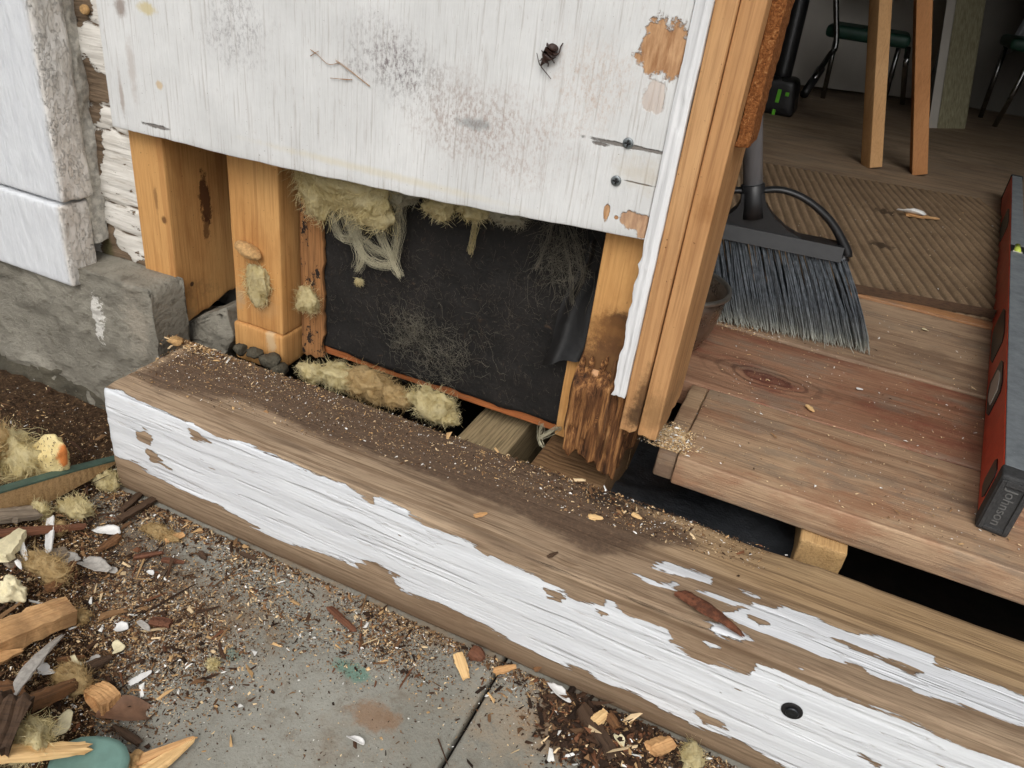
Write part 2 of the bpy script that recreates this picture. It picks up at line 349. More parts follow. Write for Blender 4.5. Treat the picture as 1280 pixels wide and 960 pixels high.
# floor boards
FZ = .02
def floorwood(name, seed, tint, knot=None):
    g = G(name)
    col, h = wood_nodes(g, 'x', lin(84, 58, 42), tint[0], tint[1], ring=11, dist=9, seed=seed, fine=.35, contrast=.9)
    col = g.mix(g.math('MULTIPLY', g.mr(g.noise(g.vec((.5, 1, 1), (seed, 0, 0)), 16, 6, .7), .46, .66), .75), col, tint[2])
    col = g.mix(g.math('MULTIPLY', g.mr(g.noise(g.vec((.35, 1, 1), (seed+3, 0, 0)), 22, 5, .7), .50, .62), .55), col, lin(132, 118, 102))
    gl1 = g.mr(g.noise(g.vec((.02, 1, 1), (seed*2, 4, 1)), 95, 3, .55, .4), .53, .62); gl2 = g.mr(g.noise(g.vec((.035, 1, 1), (seed, 1, 1)), 330, 3, .6), .55, .64)
    col = g.mix(g.math('MULTIPLY', gl1, .32), col, lin(92, 62, 46)); col = g.mix(g.math('MULTIPLY', gl2, .28), col, lin(84, 60, 46))
    nb = None
    if knot is not None:
        n = g.t.nodes.new('ShaderNodeVectorMath'); n.operation = 'SUBTRACT'; g.put(n.inputs[0], g.c); n.inputs[1].default_value = knot
        k = g.vec((14, 30, 1), src=n.outputs[0])
        l = g.t.nodes.new('ShaderNodeVectorMath'); l.operation = 'LENGTH'; g.put(l.inputs[0], k); L = g.math('ADD', l.outputs['Value'], g.math('MULTIPLY', g.noise(None, 30, 3, .5), .5))
        ringk = g.math('SINE', g.math('MULTIPLY', L, 22.))
        near = g.mr(L, 2.0, .5, 0., 1.)
        col = g.mix(g.math('MULTIPLY', g.math('MULTIPLY', near, g.mr(ringk, -.1, .9)), .65), col, lin(62, 38, 30))
        col = g.mix(g.math('MULTIPLY', g.mr(L, .85, .55), .6), col, lin(96, 50, 40))
    col = g.mix(g.math('MULTIPLY', g.mr(g.noise(None, 520, 2, .6), .66, .72), .5), col, lin(190, 168, 136))
    return g.out(col, .62, g.bump(h, .0009), spec=.35)
kn = P(960, 473, 'z', FZ)
red = (lin(142, 100, 76), lin(172, 134, 106), lin(126, 70, 54)); tan = (lin(166, 136, 106), lin(192, 164, 132), lin(140, 108, 84)); gry = (lin(146, 120, 96), lin(178, 152, 124), lin(116, 94, 76))
fl = struct('floor', *box((-1.3, 1.02, FZ-.04), (2.4, 4.3, FZ-.006), 0, step=.5), floorwood('room_floor', 9, (lin(136, 116, 94), lin(166, 146, 120), lin(112, 94, 76))), loc=(0, 0, 0), smooth=False)
def plank(x0, x1, y0, y1, mat, seed, top=FZ, th=.036):
    V, F, N = gridbox((x0, y0, top-th), (x1, y1, top), (.016, .012, .012), .0025)
    V = V+N*(fbm(V, (6, 70, 70), 3, seed)*.0012)[:, None]; V[:, 2] += .0015*fbm(V, (4, 12, 0), 2, seed+4)
    return mesh('plank', V, F, mat, fl)
plank(.606, 2.3, .209, .386, floorwood('plank_tan', 1, (lin(166, 134, 106), lin(192, 162, 130), lin(156, 112, 84))), 1)
plank(.30, 2.3, .389, .594, floorwood('plank_red', 2, red, tuple(kn)), 2)
plank(.30, 2.3, .597, .872, floorwood('plank_brown', 3, gry), 3, FZ+.002)
plank(.30, 2.3, .875, .905, floorwood('plank_orange', 4, (lin(150, 104, 66), lin(176, 130, 88), lin(120, 80, 52))), 4, FZ+.005, .02)
plank(-.2, 2.3, .908, 1.018, floorwood('plank_inner', 5, gry), 5, FZ-.003)
plank(.584, .6052, .217, .386, floorwood('plank_short', 6, tan), 6, FZ-.0005)
# crawl space: joists, plastic sheet
def joist(x0, x1, y0, y1, z0, z1, label, mat=None, seed=0, cut=0.):
    V, F, N = gridbox((x0, y0, z0), (x1, y1, z1), (.006, .012, .006), .002)
    V = V+N*(fbm(V, (90, 8, 90), 3, seed)*.0016)[:, None]
    if mat is not None and mat.name == 'end_grain': V[:, 1] += (V[:, 1] < y0+.004)*.0035*np.abs(np.sin(V[:, 0]*330.))
    if cut: V[:, 1] += cut*(V[:, 0]-x0)/(x1-x0)*(V[:, 1] < (y0+y1)/2)
    return tag(mesh('joist', V, F, mat or M['joist'], loc=((x0+x1)/2, y1, z0)), label, 'joist')
endg = wood('end_grain', 'y', lin(128, 92, 52), lin(196, 158, 106), lin(214, 180, 132), ring=26, dist=2.0, seed=13, fine=.4, bump=.002)
a = P(1001, 662, 'z', FZ-.045); b = P(1058, 680, 'z', FZ-.045)
joist(a[0], b[0], .193, 1.0, -.2, FZ-.038, 'pale cut joist end poking out under the front floor plank', endg, 3)
a = P(578, 540, 'z', -.03); b = P(645, 560, 'z', -.03)
joist(a[0], b[0]-.004, .142, 1.0, -.2, -.028, 'weathered joist under the bottom edge of the black panel', wood('joist_grey', 'y', lin(70, 58, 40), lin(150, 132, 100), lin(172, 152, 116), ring=60, seed=14, fine=.6), 4)
a = P(672, 570, 'z', -.022); b = P(757, 605, 'z', -.022)
joist(a[0], b[0], .148, .42, -.09, -.020, 'short brown block lying under the rotten stud foot', wood('block_brown', 'x', lin(66, 46, 30), lin(116, 88, 60), lin(140, 110, 78), ring=40, seed=15, fine=.6), 5, .02)
xs = np.linspace(.50, .79, 80); ys = np.linspace(.12, .5, 40); X, Y = np.meshgrid(xs, ys)
Zp = -.065+.022*fbm(np.stack([X, Y, X*0], -1), (9, 14, 1), 4, 3)+.012*np.sin(X*30+Y*40)*np.exp(-((X-.75)/.1)**2)
def gridfaces(nx, ny): return [[j*nx+i, j*nx+i+1, (j+1)*nx+i+1, (j+1)*nx+i] for j in range(ny-1) for i in range(nx-1)]
tag(mesh('plastic_sheet', np.stack([X, Y, Zp], -1).reshape(-1, 3), gridfaces(80, 40), M['black_sheet'], loc=(.9, .3, -.1)), 'crumpled black plastic sheet in the dark gap below the floor', 'plastic sheet')

# ------------------------------------------------------------------ doorstep timber with peeling paint
def beam_uv(px, py):
    q = P(px, py, 'y', 0.)
    far = 1.7 if px >= 1400 else None      # the paint runs on to the timber's far end
    if q[2] > 0: q = P(px, py, 'z', 0.); return (far or q[0], q[1])
    return (far or q[0], q[2])
front = [(122, 478), (155, 488), (171, 498), (207, 514), (226, 524), (240, 529), (268, 546), (300, 551), (345, 570), (380, 587), (430, 604), (463, 629), (474, 624), (509, 641), (520, 650), (567, 668), (605, 689), (634, 704), (672, 722), (722, 750), (751, 758), (763, 755), (786, 770), (834, 785), (838, 802), (876, 824), (937, 841), (948, 831), (1025, 859), (1086, 886), (1152, 907), (1217, 936), (1280, 958), (1400, 1010),
         (1400, 1140), (1100, 1010), (986, 958), (929, 929), (880, 911), (830, 889), (797, 868), (755, 852), (734, 839), (692, 827), (630, 797), (588, 772), (547, 752), (501, 739), (490, 722), (463, 712), (434, 702), (380, 685), (364, 680), (335, 668), (268, 629), (240, 620), (192, 591), (153, 574), (124, 556)]
topw = [(953, 759), (981, 757), (1012, 767), (1060, 789), (1112, 802), (1169, 820), (1165, 827), (1174, 833), (1244, 855), (1280, 868), (1400, 915), (1400, 950), (1280, 905), (1217, 886), (1161, 870), (1086, 842), (1077, 831), (1025, 824), (990, 807), (964, 794), (924, 781), (905, 768), (920, 759)]
streaks = [[(811, 702), (850, 708), (889, 722), (889, 730), (860, 722), (820, 710)], [(789, 712), (812, 722), (847, 731), (843, 736), (813, 730)], [(872, 738), (900, 746), (926, 757), (915, 760), (890, 751)], [(914, 731), (951, 744), (948, 749)], [(876, 777), (907, 782), (937, 799), (925, 802), (898, 793)], [(878, 800), (899, 810), (889, 813)], [(985, 822), (1010, 830), (1003, 834)]]
holes = [[(170, 540), (180, 536), (190, 546), (186, 556), (174, 551)], [(180, 558), (196, 566), (204, 578), (190, 576)], [(134, 566), (150, 572), (143, 580)], [(196, 575), (222, 588), (214, 592)], [(228, 526), (262, 552), (240, 546)], [(440, 700), (470, 704), (500, 722), (482, 736), (455, 722)], [(597, 686), (618, 690), (608, 698)], [(680, 736), (705, 745), (702, 753), (684, 746)], [(745, 766), (757, 768), (752, 773)], [(867, 888), (905, 902), (909, 911), (880, 904)], [(1040, 795), (1110, 822), (1150, 838), (1140, 840), (1070, 815)], [(940, 772), (958, 778), (950, 782)], [(1075, 941), (1108, 954), (1095, 955)]]
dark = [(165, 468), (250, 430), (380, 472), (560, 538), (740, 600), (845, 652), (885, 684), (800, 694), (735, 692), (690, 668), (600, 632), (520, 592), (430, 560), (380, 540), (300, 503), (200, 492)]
V, F, N = gridbox((0, 0, -.14), (1.6, .139, 0), (.004, .0035, .0035), .006)
grain = fbm(V, (6, 130, 130), 4, 21); wav = fbm(V, (9, 4, 4), 3, 22)
arr = np.exp(-((V[:, 1]**2+V[:, 2]**2)/.0006))
V = V+N*(grain*.0011+wav*.0012-arr*(.0015+.003*np.clip(fbm(V, (22, 30, 30), 3, 23), 0, 1)))[:, None]
backe = np.exp(-(((V[:, 1]-.139)**2+V[:, 2]**2)/.0003)); V[:, 2] -= backe*.004*np.clip(fbm(V, (14, 1, 1), 3, 27)+.3, 0, 1)
uv = np.stack([V[:, 0], V[:, 1]+V[:, 2]], 1)
pd = sdf([beam_uv(*q) for q in front], uv)
for s_ in [topw]+streaks: pd = np.maximum(pd, sdf([beam_uv(*q) for q in s_], uv))
for s_ in holes: pd = np.minimum(pd, -sdf([beam_uv(*q) for q in s_], uv))
pd = np.where((V[:, 1] > .137) | (V[:, 2] < -.138), -.02, pd)
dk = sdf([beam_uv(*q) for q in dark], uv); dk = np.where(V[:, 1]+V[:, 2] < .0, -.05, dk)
g = G('peeling_beam')
col, h = wood_nodes(g, 'x', lin(88, 70, 54), lin(146, 123, 99), lin(178, 155, 128), ring=14, dist=4, seed=2, fine=.5, contrast=1.3, around='Y')
col = g.mix(g.math('MULTIPLY', g.mr(g.noise(g.vec((.3, 1, 1)), 26, 5, .65), .48, .68), .6), col, lin(116, 92, 70))
sx = g.t.nodes.new('ShaderNodeSeparateXYZ'); g.put(sx.inputs[0], g.c); xx, yy, zz = sx.outputs
gold = g.math('MULTIPLY', g.mr(g.math('ADD', xx, g.math('MULTIPLY', yy, 1.)), .62, .84), g.mr(yy, .04, .09))
gcol, gh = wood_nodes(g, 'x', lin(96, 70, 46), lin(160, 130, 92), lin(184, 156, 116), ring=17, dist=2.2, seed=5, fine=.4, contrast=1.7, around='Y')
col = g.mix(g.math('MULTIPLY', gold, .8), col, gcol)
gl1 = g.mr(g.noise(g.vec((.016, 1, 1), (2, 4, 1)), 120, 2, .5, .3), .54, .60); gl2 = g.mr(g.noise(g.vec((.03, 1, 1), (7, 1, 1)), 300, 2, .5), .56, .62)
col = g.mix(g.math('MULTIPLY', gl1, .45), col, lin(98, 74, 52)); col = g.mix(g.math('MULTIPLY', gl2, .25), col, lin(86, 66, 48))
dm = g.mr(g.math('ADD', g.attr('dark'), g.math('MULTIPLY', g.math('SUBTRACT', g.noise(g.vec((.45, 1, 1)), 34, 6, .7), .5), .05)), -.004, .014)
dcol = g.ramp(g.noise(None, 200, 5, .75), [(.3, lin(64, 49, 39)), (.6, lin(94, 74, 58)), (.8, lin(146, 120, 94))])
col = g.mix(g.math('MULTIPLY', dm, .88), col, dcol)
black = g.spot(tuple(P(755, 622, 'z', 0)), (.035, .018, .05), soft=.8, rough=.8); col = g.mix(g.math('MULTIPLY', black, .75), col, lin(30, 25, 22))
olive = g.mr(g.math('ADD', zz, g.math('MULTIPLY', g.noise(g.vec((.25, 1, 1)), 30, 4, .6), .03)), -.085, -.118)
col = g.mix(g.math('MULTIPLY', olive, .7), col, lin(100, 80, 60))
fl2 = g.noise(g.vec((.12, 1, 1)), 120, 4, .65); fl3 = g.noise(g.vec((.22, 1, 1)), 46, 5, .7)
md = g.math('ADD', g.attr('paint'), g.math('MULTIPLY', g.math('SUBTRACT', fl2, .5), .022)); md = g.math('ADD', md, g.math('MULTIPLY', g.math('SUBTRACT', fl3, .5), .018))
mask = g.mr(md, -.0004, .0006)
tiny = g.mr(g.noise(g.vec((.16, 1, 1), (3, 1, 2)), 150, 3, .6), .70, .715)
mask = g.math('MULTIPLY', mask, g.math('SUBTRACT', 1., tiny))
rid = g.noise(g.vec((.07, 1, 1)), 95, 3, .5); rid2 = g.noise(g.vec((.12, 1, 1), (5, 5, 5)), 70, 4, .6)
pc = g.ramp(rid2, [(.3, lin(208, 210, 213)), (.65, lin(224, 226, 228))])
pc = g.mix(g.math('MULTIPLY', g.mr(g.noise(g.vec((.08, 1, 1), (1, 2, 3)), 160, 4, .7), .62, .74), .35), pc, lin(184, 176, 164))
crk = g.math('MULTIPLY', g.mr(g.math('ABSOLUTE', g.math('SUBTRACT', rid, .43)), .010, .0), g.mr(fl3, .42, .58)); pc = g.mix(g.math('MULTIPLY', crk, .35), pc, lin(140, 126, 110))
edge = g.math('MULTIPLY', g.mr(md, -.003, -.0004), g.math('SUBTRACT', 1., mask))
full = g.mix(mask, col, pc)
nb = g.bump(h, .0011); nb = g.bump(g.math('ADD', mask, g.math('MULTIPLY', g.math('MULTIPLY', g.math('SUBTRACT', g.mr(rid, .34, .46), g.math('MULTIPLY', crk, .4)), mask), .8)), .0011, nb)
M['beam'] = g.out(full, g.mr(mask, 0, 1, .85, .5), nb, spec=.35)
beam = thing('doorstep_timber', (.8, .07, -.14), 'long weathered square timber doorstep with peeling white paint along its front', 'timber')
bo = mesh('timber_body', V-np.array([0, 0, 0]), F, M['beam'], attrs={'paint': pd, 'dark': dk})
bo.parent = beam; bo.matrix_parent_inverse = Matrix.Identity(4); bo.location = tuple(-np.array(beam.location))
# bolt sunk in the front face
q = P(990, 888, 'y', 0.)
def disc(c, r, n, depth, seg=20, dome=.3):
    c = np.array(c); n = np.array(n, float); n /= np.linalg.norm(n); u = np.cross(n, (0, 0, 1.) if abs(n[2]) < .9 else (1., 0, 0)); u /= np.linalg.norm(u); w = np.cross(n, u)
    V = []; prof = [(r, 0), (r, depth*.6), (r*.85, depth), (r*.35, depth*(1-dome)), (0, depth*(1-dome))]
    for (rr, hh) in prof[:-1]:
        for k in range(seg): a = 2*math.pi*k/seg; V.append(c+u*math.cos(a)*rr+w*math.sin(a)*rr+n*hh)
    V.append(c+n*prof[-1][1]); F = []
    for j in range(len(prof)-2):
        for k in range(seg): F.append([j*seg+k, j*seg+(k+1) % seg, (j+1)*seg+(k+1) % seg, (j+1)*seg+k])
    for k in range(seg): F.append([(len(prof)-2)*seg+k, (len(prof)-2)*seg+(k+1) % seg, len(V)-1])
    return np.array(V), F
bolt_rim = plain('bolt_hole_black', lin(26, 24, 24), .7, nscale=200)
bl = mesh('bolt_hole', *disc(q+np.array([0, -.0002, 0]), .0088, (0, -1, 0), .0012, dome=.9), bolt_rim, beam)
mesh('bolt_head', *disc(q+np.array([.0005, -.0008, -.001]), .0055, (0, -1, 0), .0022, dome=.5), plain('bolt_steel', lin(70, 72, 74), .35, .9, nscale=300), bl)

# ------------------------------------------------------------------ wall opening: siding, studs, panel
SY = .14
# siding board (bottom edge cut out of level)
sl_, sr_ = P(138, 157, 'y', SY), P(818, 303, 'y', SY)
V, F, N = gridbox((-.0905, SY, .0), (.5355, SY+.017, .56), (.006, .006, .006), .0015)
t = (V[:, 0]+.0905)/.626; zb = sl_[2]+(sr_[2]-sl_[2])*t-.006*np.sin(np.pi*t)+.0012*fbm(V, (60, 0, 0), 3, 4)
V[:, 2] = zb+(.82-zb)*(V[:, 2]/.56); V[:, 1] += .0016*fbm(V, (5, 5, 5), 3, 8)
g = G('white_siding'); SZ = lambda px, py: tuple(P(px, py, 'y', SY))
br = g.noise(g.vec((1, 1, .035)), 420, 4, .6); br2 = g.noise(g.vec((1, 1, .12)), 90, 4, .6); bd = g.noise(None, 12, 5, .65)
col = g.ramp(bd, [(.3, lin(206, 206, 204)), (.7, lin(225, 225, 223))])
col = g.mix(g.math('MULTIPLY', g.mr(br, .53, .68), .42), col, lin(164, 155, 147))
col = g.mix(g.math('MULTIPLY', g.mr(g.noise(g.vec((1, 1, .3), (4, 0, 0)), 200, 4, .75), .58, .75), .3), col, lin(150, 128, 112))
col = g.mix(g.mr(g.noise(None, 520, 2, .6), .735, .76), col, lin(92, 74, 62))
spk = g.mr(g.noise(g.vec((1, 1, .55), (2, 2, 2)), 330, 5, .8), .44, .68)
for (px, py, rx, rz, c, a, so, ro) in ((500, 90, .045, .03, lin(96, 86, 86), .6, .95, 1.2), (480, 60, .05, .03, lin(130, 120, 120), .45, .95, 1.2), (585, 150, .06, .04, lin(150, 136, 128), .5, .95, 1.2), (640, 170, .10, .05, lin(180, 164, 156), .5, .95, 1.2), (290, 40, .05, .04, lin(150, 146, 146), .5, .95, 1.2), (590, 155, .022, .008, lin(100, 104, 104), .5, .8, 1.1), (740, 110, .05, .05, lin(196, 180, 168), .6, .95, 1.1),
                                   (150, 8, .012, .012, lin(130, 110, 96), .7, .7, .8), (182, 10, .018, .008, lin(206, 190, 140), .8, .6, .9), (199, 106, .006, .006, lin(206, 180, 140), .8, .6, .8), (152, 118, .004, .03, lin(150, 130, 116), .6, .7, .8), (165, 90, .008, .05, lin(186, 176, 168), .6, .9, .9), (470, 215, .2, .006, lin(214, 204, 176), .5, .9, .5)):
    sp_ = g.math('MULTIPLY', g.spot(SZ(px, py), (rx*1.25, .3, rz*1.25), so, ro*.8, 26), g.math('ADD', g.math('MULTIPLY', spk, 1.5), .12)) if so > .9 else g.spot(SZ(px, py), (rx, .3, rz), so, ro, 70)
    col = g.mix(g.math('MULTIPLY', sp_, a), col, c)
bare = None
for (px, py, rx, rz, a) in ((830, 64, .024, .024, 1.), (846, 78, .014, .012, 1.), (816, 58, .012, .012, 1.), (818, 118, .010, .016, .35), (800, 278, .018, .008, .9), (812, 292, .012, .008, .9), (758, 266, .003, .008, 1.), (770, 272, .002, .002, 1.)):
    m_ = g.math('MULTIPLY', g.spot(SZ(px, py), (rx, .3, rz), .18, .95, 55), a); bare = m_ if bare is None else g.math('MAXIMUM', bare, m_)
bcol = g.ramp(g.noise(g.vec((1, 1, .2)), 200, 4, .7), [(.3, lin(150, 104, 66)), (.7, lin(206, 164, 122))])
col = g.mix(bare, col, bcol)
crack = None
for (px, py, rx, rz) in ((775, 181, .036, .0022), (750, 180, .010, .002), (815, 189, .03, .0016), (800, 230, .022, .0008), (195, 158, .024, .0026)):
    m_ = g.spot(SZ(px, py), (rx, .3, rz), .5, .95, 120); crack = m_ if crack is None else g.math('MAXIMUM', crack, m_)
col = g.mix(g.math('MULTIPLY', crack, .8), col, lin(78, 66, 54))
col = g.mix(g.math('MULTIPLY', g.spot(SZ(800, 215), (.03, .3, .022), .9, 1.), .4), col, lin(190, 176, 150))
nb = g.bump(br2, .0012, g.bump(br, .0009)); nb = g.bump(g.math('SUBTRACT', 1., g.math('MAXIMUM', bare, crack)), .0012, nb)
M['siding'] = g.out(col, .55, nb, spec=.35)
sd = thing('siding_board', (.22, SY, .25), 'large white painted siding board with grey smudges and a brown bug on it', 'siding board')
so_ = mesh('board', V, F, M['siding']); so_.parent = sd; so_.location = tuple(-np.array(sd.location))
for (px, py) in ((785, 179), (770, 226)):
    q = P(px, py, 'y', SY); s_ = mesh('screw', *disc(q+np.array([0, .0012, 0]), .0046, (0, -1, 0), .0026, dome=.45), M['steel'], sd)
    mesh('screw_slot', *cat_mesh([box(q+np.array([-.0026, -.0004-.0016, -.0005]), q+np.array([.0026, .0006, .0005]), 0, step=.01), box(q+np.array([-.0005, -.0004-.0014, -.0026]), q+np.array([.0005, .0006, .0026]), 0, step=.01)]), bolt_rim, s_)
# left stud, second stud, plate block, torn ply strip
stain_c = P(256, 250, 'x', -.04)
def stud_mat(name, seed, spots, tone=((140, 86, 42), (194, 142, 84), (214, 168, 108)), **kw):
    g = G(name); col, h = wood_nodes(g, 'z', lin(*tone[0]), lin(*tone[1]), lin(*tone[2]), ring=kw.get('ring', 26), dist=kw.get('dist', 3.5), seed=seed, fine=.22, contrast=.55)
    col = g.mix(g.math('MULTIPLY', g.mr(g.noise(g.vec((1, 1, .4)), 20, 5, .65), .48, .7), .4), col, lin(150, 96, 46))
    col = g.mix(g.math('MULTIPLY', g.mr(g.noise(None, 260, 3, .6), .70, .75), .8), col, lin(78, 46, 24))
    gl1 = g.mr(g.noise(g.vec((1, 1, .02), (seed*2, 4, 1)), 110, 3, .55, .3), .54, .63); gl2 = g.mr(g.noise(g.vec((1, 1, .03), (seed, 1, 1)), 360, 2, .6), .56, .64)
    col = g.mix(g.math('MULTIPLY', gl1, .30), col, lin(*tone[0])); col = g.mix(g.math('MULTIPLY', gl2, .22), col, lin(*tone[0]))
    for (c, r, cc, a, so, ro) in spots: col = g.mix(g.math('MULTIPLY', g.spot(tuple(c), r, so, ro, 90), a), col, cc)
    return g.out(col, .7, g.bump(h, .0005), spec=.3)
B = lin(78, 44, 22); K = lin(52, 36, 26)
m1 = stud_mat('stud_left', 1, [((stain_c[0], stain_c[1], stain_c[2]), (.03, .012, .034), B, .92, .35, 1.1), (P(258, 285, 'x', -.04), (.03, .007, .02), B, .7, .5, 1.2), (P(200, 388, 'y', .16), (.008, .1, .012), K, .9, .5, .6), (P(204, 370, 'y', .16), (.05, .1, .035), lin(120, 92, 60), .7, .9, .8),
                               (P(205, 275, 'y', .16), (.005, .1, .006), B, .8, .6, .5), (P(195, 250, 'y', .16), (.004, .1, .02), B, .5, .7, .6), (P(240, 355, 'x', -.04), (.1, .004, .004), K, .9, .5, .4), (P(230, 395, 'x', -.04), (.1, .03, .012), lin(150, 120, 84), .6, .8, .8)])
def stud(name, lo, hi, mat, label, seed, zfun=None, amp=.0007, parent=None, loc=None, r=.002):
    V, F, N = gridbox(lo, hi, (.006, .006, .006), r); V = V+N*(fbm(V, (60, 60, 10), 3, seed)*amp)[:, None]
    if zfun is not None: V = zfun(V)
    o = mesh(name, V, F, mat, loc=(0, 0, 0) if loc is None else loc); return o
def rag(z0, a, sc, seed):
    def f(V):
        low = np.exp(-(np.maximum(V[:, 2]-z0, 0)/.02)); V = V.copy(); V[:, 2] += low*a*fbm(V, sc, 4, seed); return V
    return f
def settle(o, base):      # move a mesh object's origin to its base
    base = Vector(base); o.data.transform(Matrix.Translation(-base+o.location)); o.location = base; return o
def slant(V): V = V.copy(); low = sst(.08, .0, V[:, 2]); V[:, 2] += low*(.22*(V[:, 1]-.16)-.0*(V[:, 0]+.09))+low*.004*fbm(V, (80, 80, 0), 3, 4); return V
tag(stud('wall_stud', (-.0905, .16, -.004), (-.040, .272, .80), m1, '', 31, slant), 'leftmost pine wall stud with a dark brown scorch stain on its side', 'stud')
x2a, x2b = P(286, 250, 'y', .186)[0], P(348, 250, 'y', .186)[0]
m2 = stud_mat('stud_second', 3.3, [(P(330, 380, 'y', .186), (.03, .1, .03), lin(188, 150, 104), .5, .9, .8), (P(300, 372, 'y', .186), (.012, .1, .02), lin(170, 150, 120), .6, .8, .7)], ring=34, dist=2.)
tag(stud('wall_stud', (x2a, .186, .0185), (x2b, .240, .80), m2, '', 32), 'second pine wall stud with yellow fluff and a tan cocoon on it', 'stud')
m3 = stud_mat('plate_block', 6.1, [(P(340, 425, 'y', .186), (.01, .1, .02), lin(200, 176, 140), .7, .6, .8)], ring=20)
def rnd(V):
    V = V.copy(); low = sst(.0, -.035, V[:, 2]); V[:, 2] += low*(.010*np.abs(V[:, 0]-x2b)/.06*(V[:, 0] < x2b)*0+.005*fbm(V, (50, 50, 0), 3, 9)+.20*(V[:, 1]-.186)); return V
pb = tag(stud('plate_block', (x2a-.004, .183, -.034), (x2b+.001, .241, .0178), m3, '', 33, rnd, r=.004), 'short pine plate block directly under the second stud', 'block')
sx0, sx1 = P(378, 330, 'y', .213)[0], P(406, 330, 'y', .213)[0]
g = G('torn_ply'); col, h = wood_nodes(g, 'z', lin(70, 42, 22), lin(136, 92, 54), lin(168, 122, 78), ring=30, seed=8, fine=.5)
col = g.mix(g.mr(g.noise(g.vec((1, 1, .6), (2, 0, 0)), 70, 5, .75), .56, .60), col, lin(34, 26, 22))
M['torn_ply'] = g.out(col, .8, g.bump(h, .001), spec=.3)
def tornx(V): V = V.copy(); rgt = V[:, 0] > (sx0+sx1)/2; V[:, 0] += rgt*.004*fbm(V, (0, 0, 90), 4, 12); low = V[:, 2] < .02; V[:, 2] += low*.006*fbm(V, (160, 0, 0), 3, 13); return V
tag(stud('plywood_strip', (sx0, .209, -.012), (sx1, .215, .80), M['torn_ply'], '', 34, tornx, r=.001), 'narrow torn brown plywood strip left of the black panel', 'plywood')
# black papered panel
PY = .216
pl, pr = P(404, 440, 'y', PY), P(700, 540, 'y', PY)
panel = thing('backing_panel', ((pl[0]+pr[0])/2, PY, pl[2]), 'black papered backing panel inside the wall opening, with fibres stuck on it', 'panel')
V, F = box((pl[0]-.03, PY+.003, pl[2]-.002), (.525, PY+.014, .50), .001, .0006, (40, 40, 40), .012, 3)
mesh('plywood', V, F, wood('panel_ply', 'x', lin(110, 56, 28), lin(170, 98, 54), lin(190, 120, 72), ring=60, seed=16, fine=.4), panel)
g = G('black_felt'); n1 = g.noise(None, 24, 6, .7); n2 = g.noise(g.vec((1, 1, .6)), 300, 4, .7); n3 = g.noise(None, 60, 6, .75, 1.)
col = g.ramp(n1, [(.3, lin(17, 16, 15)), (.7, lin(36, 33, 31))]); col = g.mix(g.math('MULTIPLY', g.mr(n2, .58, .74), .5), col, lin(96, 86, 74))
col = g.mix(g.math('MULTIPLY', g.mr(n3, .60, .72), .4), col, lin(104, 80, 60))
M['felt'] = g.out(col, .75, g.bump(n2, .0012, g.bump(n1, .004)), spec=.35)
V, F, N = gridbox((pl[0], PY, pl[2]+.009), (pr[0]+.02, PY+.0022, .50), (.005, .005, .005), 0)
lowm = V[:, 2] < pl[2]+.010; V[:, 2] += lowm*.004*fbm(V, (40, 0, 0), 4, 5); V[:, 0] += (V[:, 0] < pl[0]+.001)*.0025*fbm(V, (0, 0, 60), 3, 6)
V[:, 1] += np.minimum(0, .0025*fbm(V, (16, 1, 16), 3, 7))-.0003
felt = mesh('felt_paper', V, F, M['felt'], panel)
# torn flap curling out at the right
fp = [(735, 380), (757, 300), (752, 360), (735, 440), (712, 449), (690, 452), (681, 440), (695, 420), (720, 400)]
U_, V_ = np.meshgrid(np.linspace(0, 1, 14), np.linspace(0, 1, 18)); pts = []
for u, v in zip(U_.ravel(), V_.ravel()):
    lx = 735*(1-v)+676*v; rx = 757*(1-v)+737*v; yy_ = 300*(1-v)+(455-6*u)*v; d = PY-.002-.028*v*v*(1-.5*u)-.004*math.sin(u*7+v*3)
    pts.append(P(lx+(rx-lx)*u+3*math.sin(v*9), yy_+2*math.sin(u*11), 'y', d))
mesh('torn_flap', np.array(pts), gridfaces(14, 18), M['felt_flap'], panel)
# fine fibres on the felt
def fibres(n, cpx, spread, ln, y0, seed, r=.00022, curl=.5, gravity=.3, ysp=.004):
    R = np.random.default_rng(seed); paths = []
    for i in range(n):
        q = P(cpx[0]+R.normal()*spread[0], cpx[1]+R.normal()*spread[1], 'y', y0-R.random()*ysp); a = R.random()*6.28; p = [q]; L = ln*(.4+R.random())
        for k in range(5):
            a += R.normal()*curl; st = np.array([math.cos(a), R.normal()*.15, math.sin(a)-gravity])*L/5; p.append(p[-1]+st)
        paths.append(p)
    paths = np.array(paths); rad = np.full((n, 6), r); rad[:, -1] *= .2; return tubes(paths, rad)
def clipx(V, F, x1, zmin=-1, x0=-1):
    return V, F
V, F = cat_mesh([fibres(420, (500, 370), (45, 45), .012, PY-.001, 3, .00013, .8), fibres(300, (630, 400), (38, 45), .012, PY-.001, 4, .00013, .8)])
tag(mesh('fibre_fuzz', V, F, M['hair'], felt), kind='stuff')
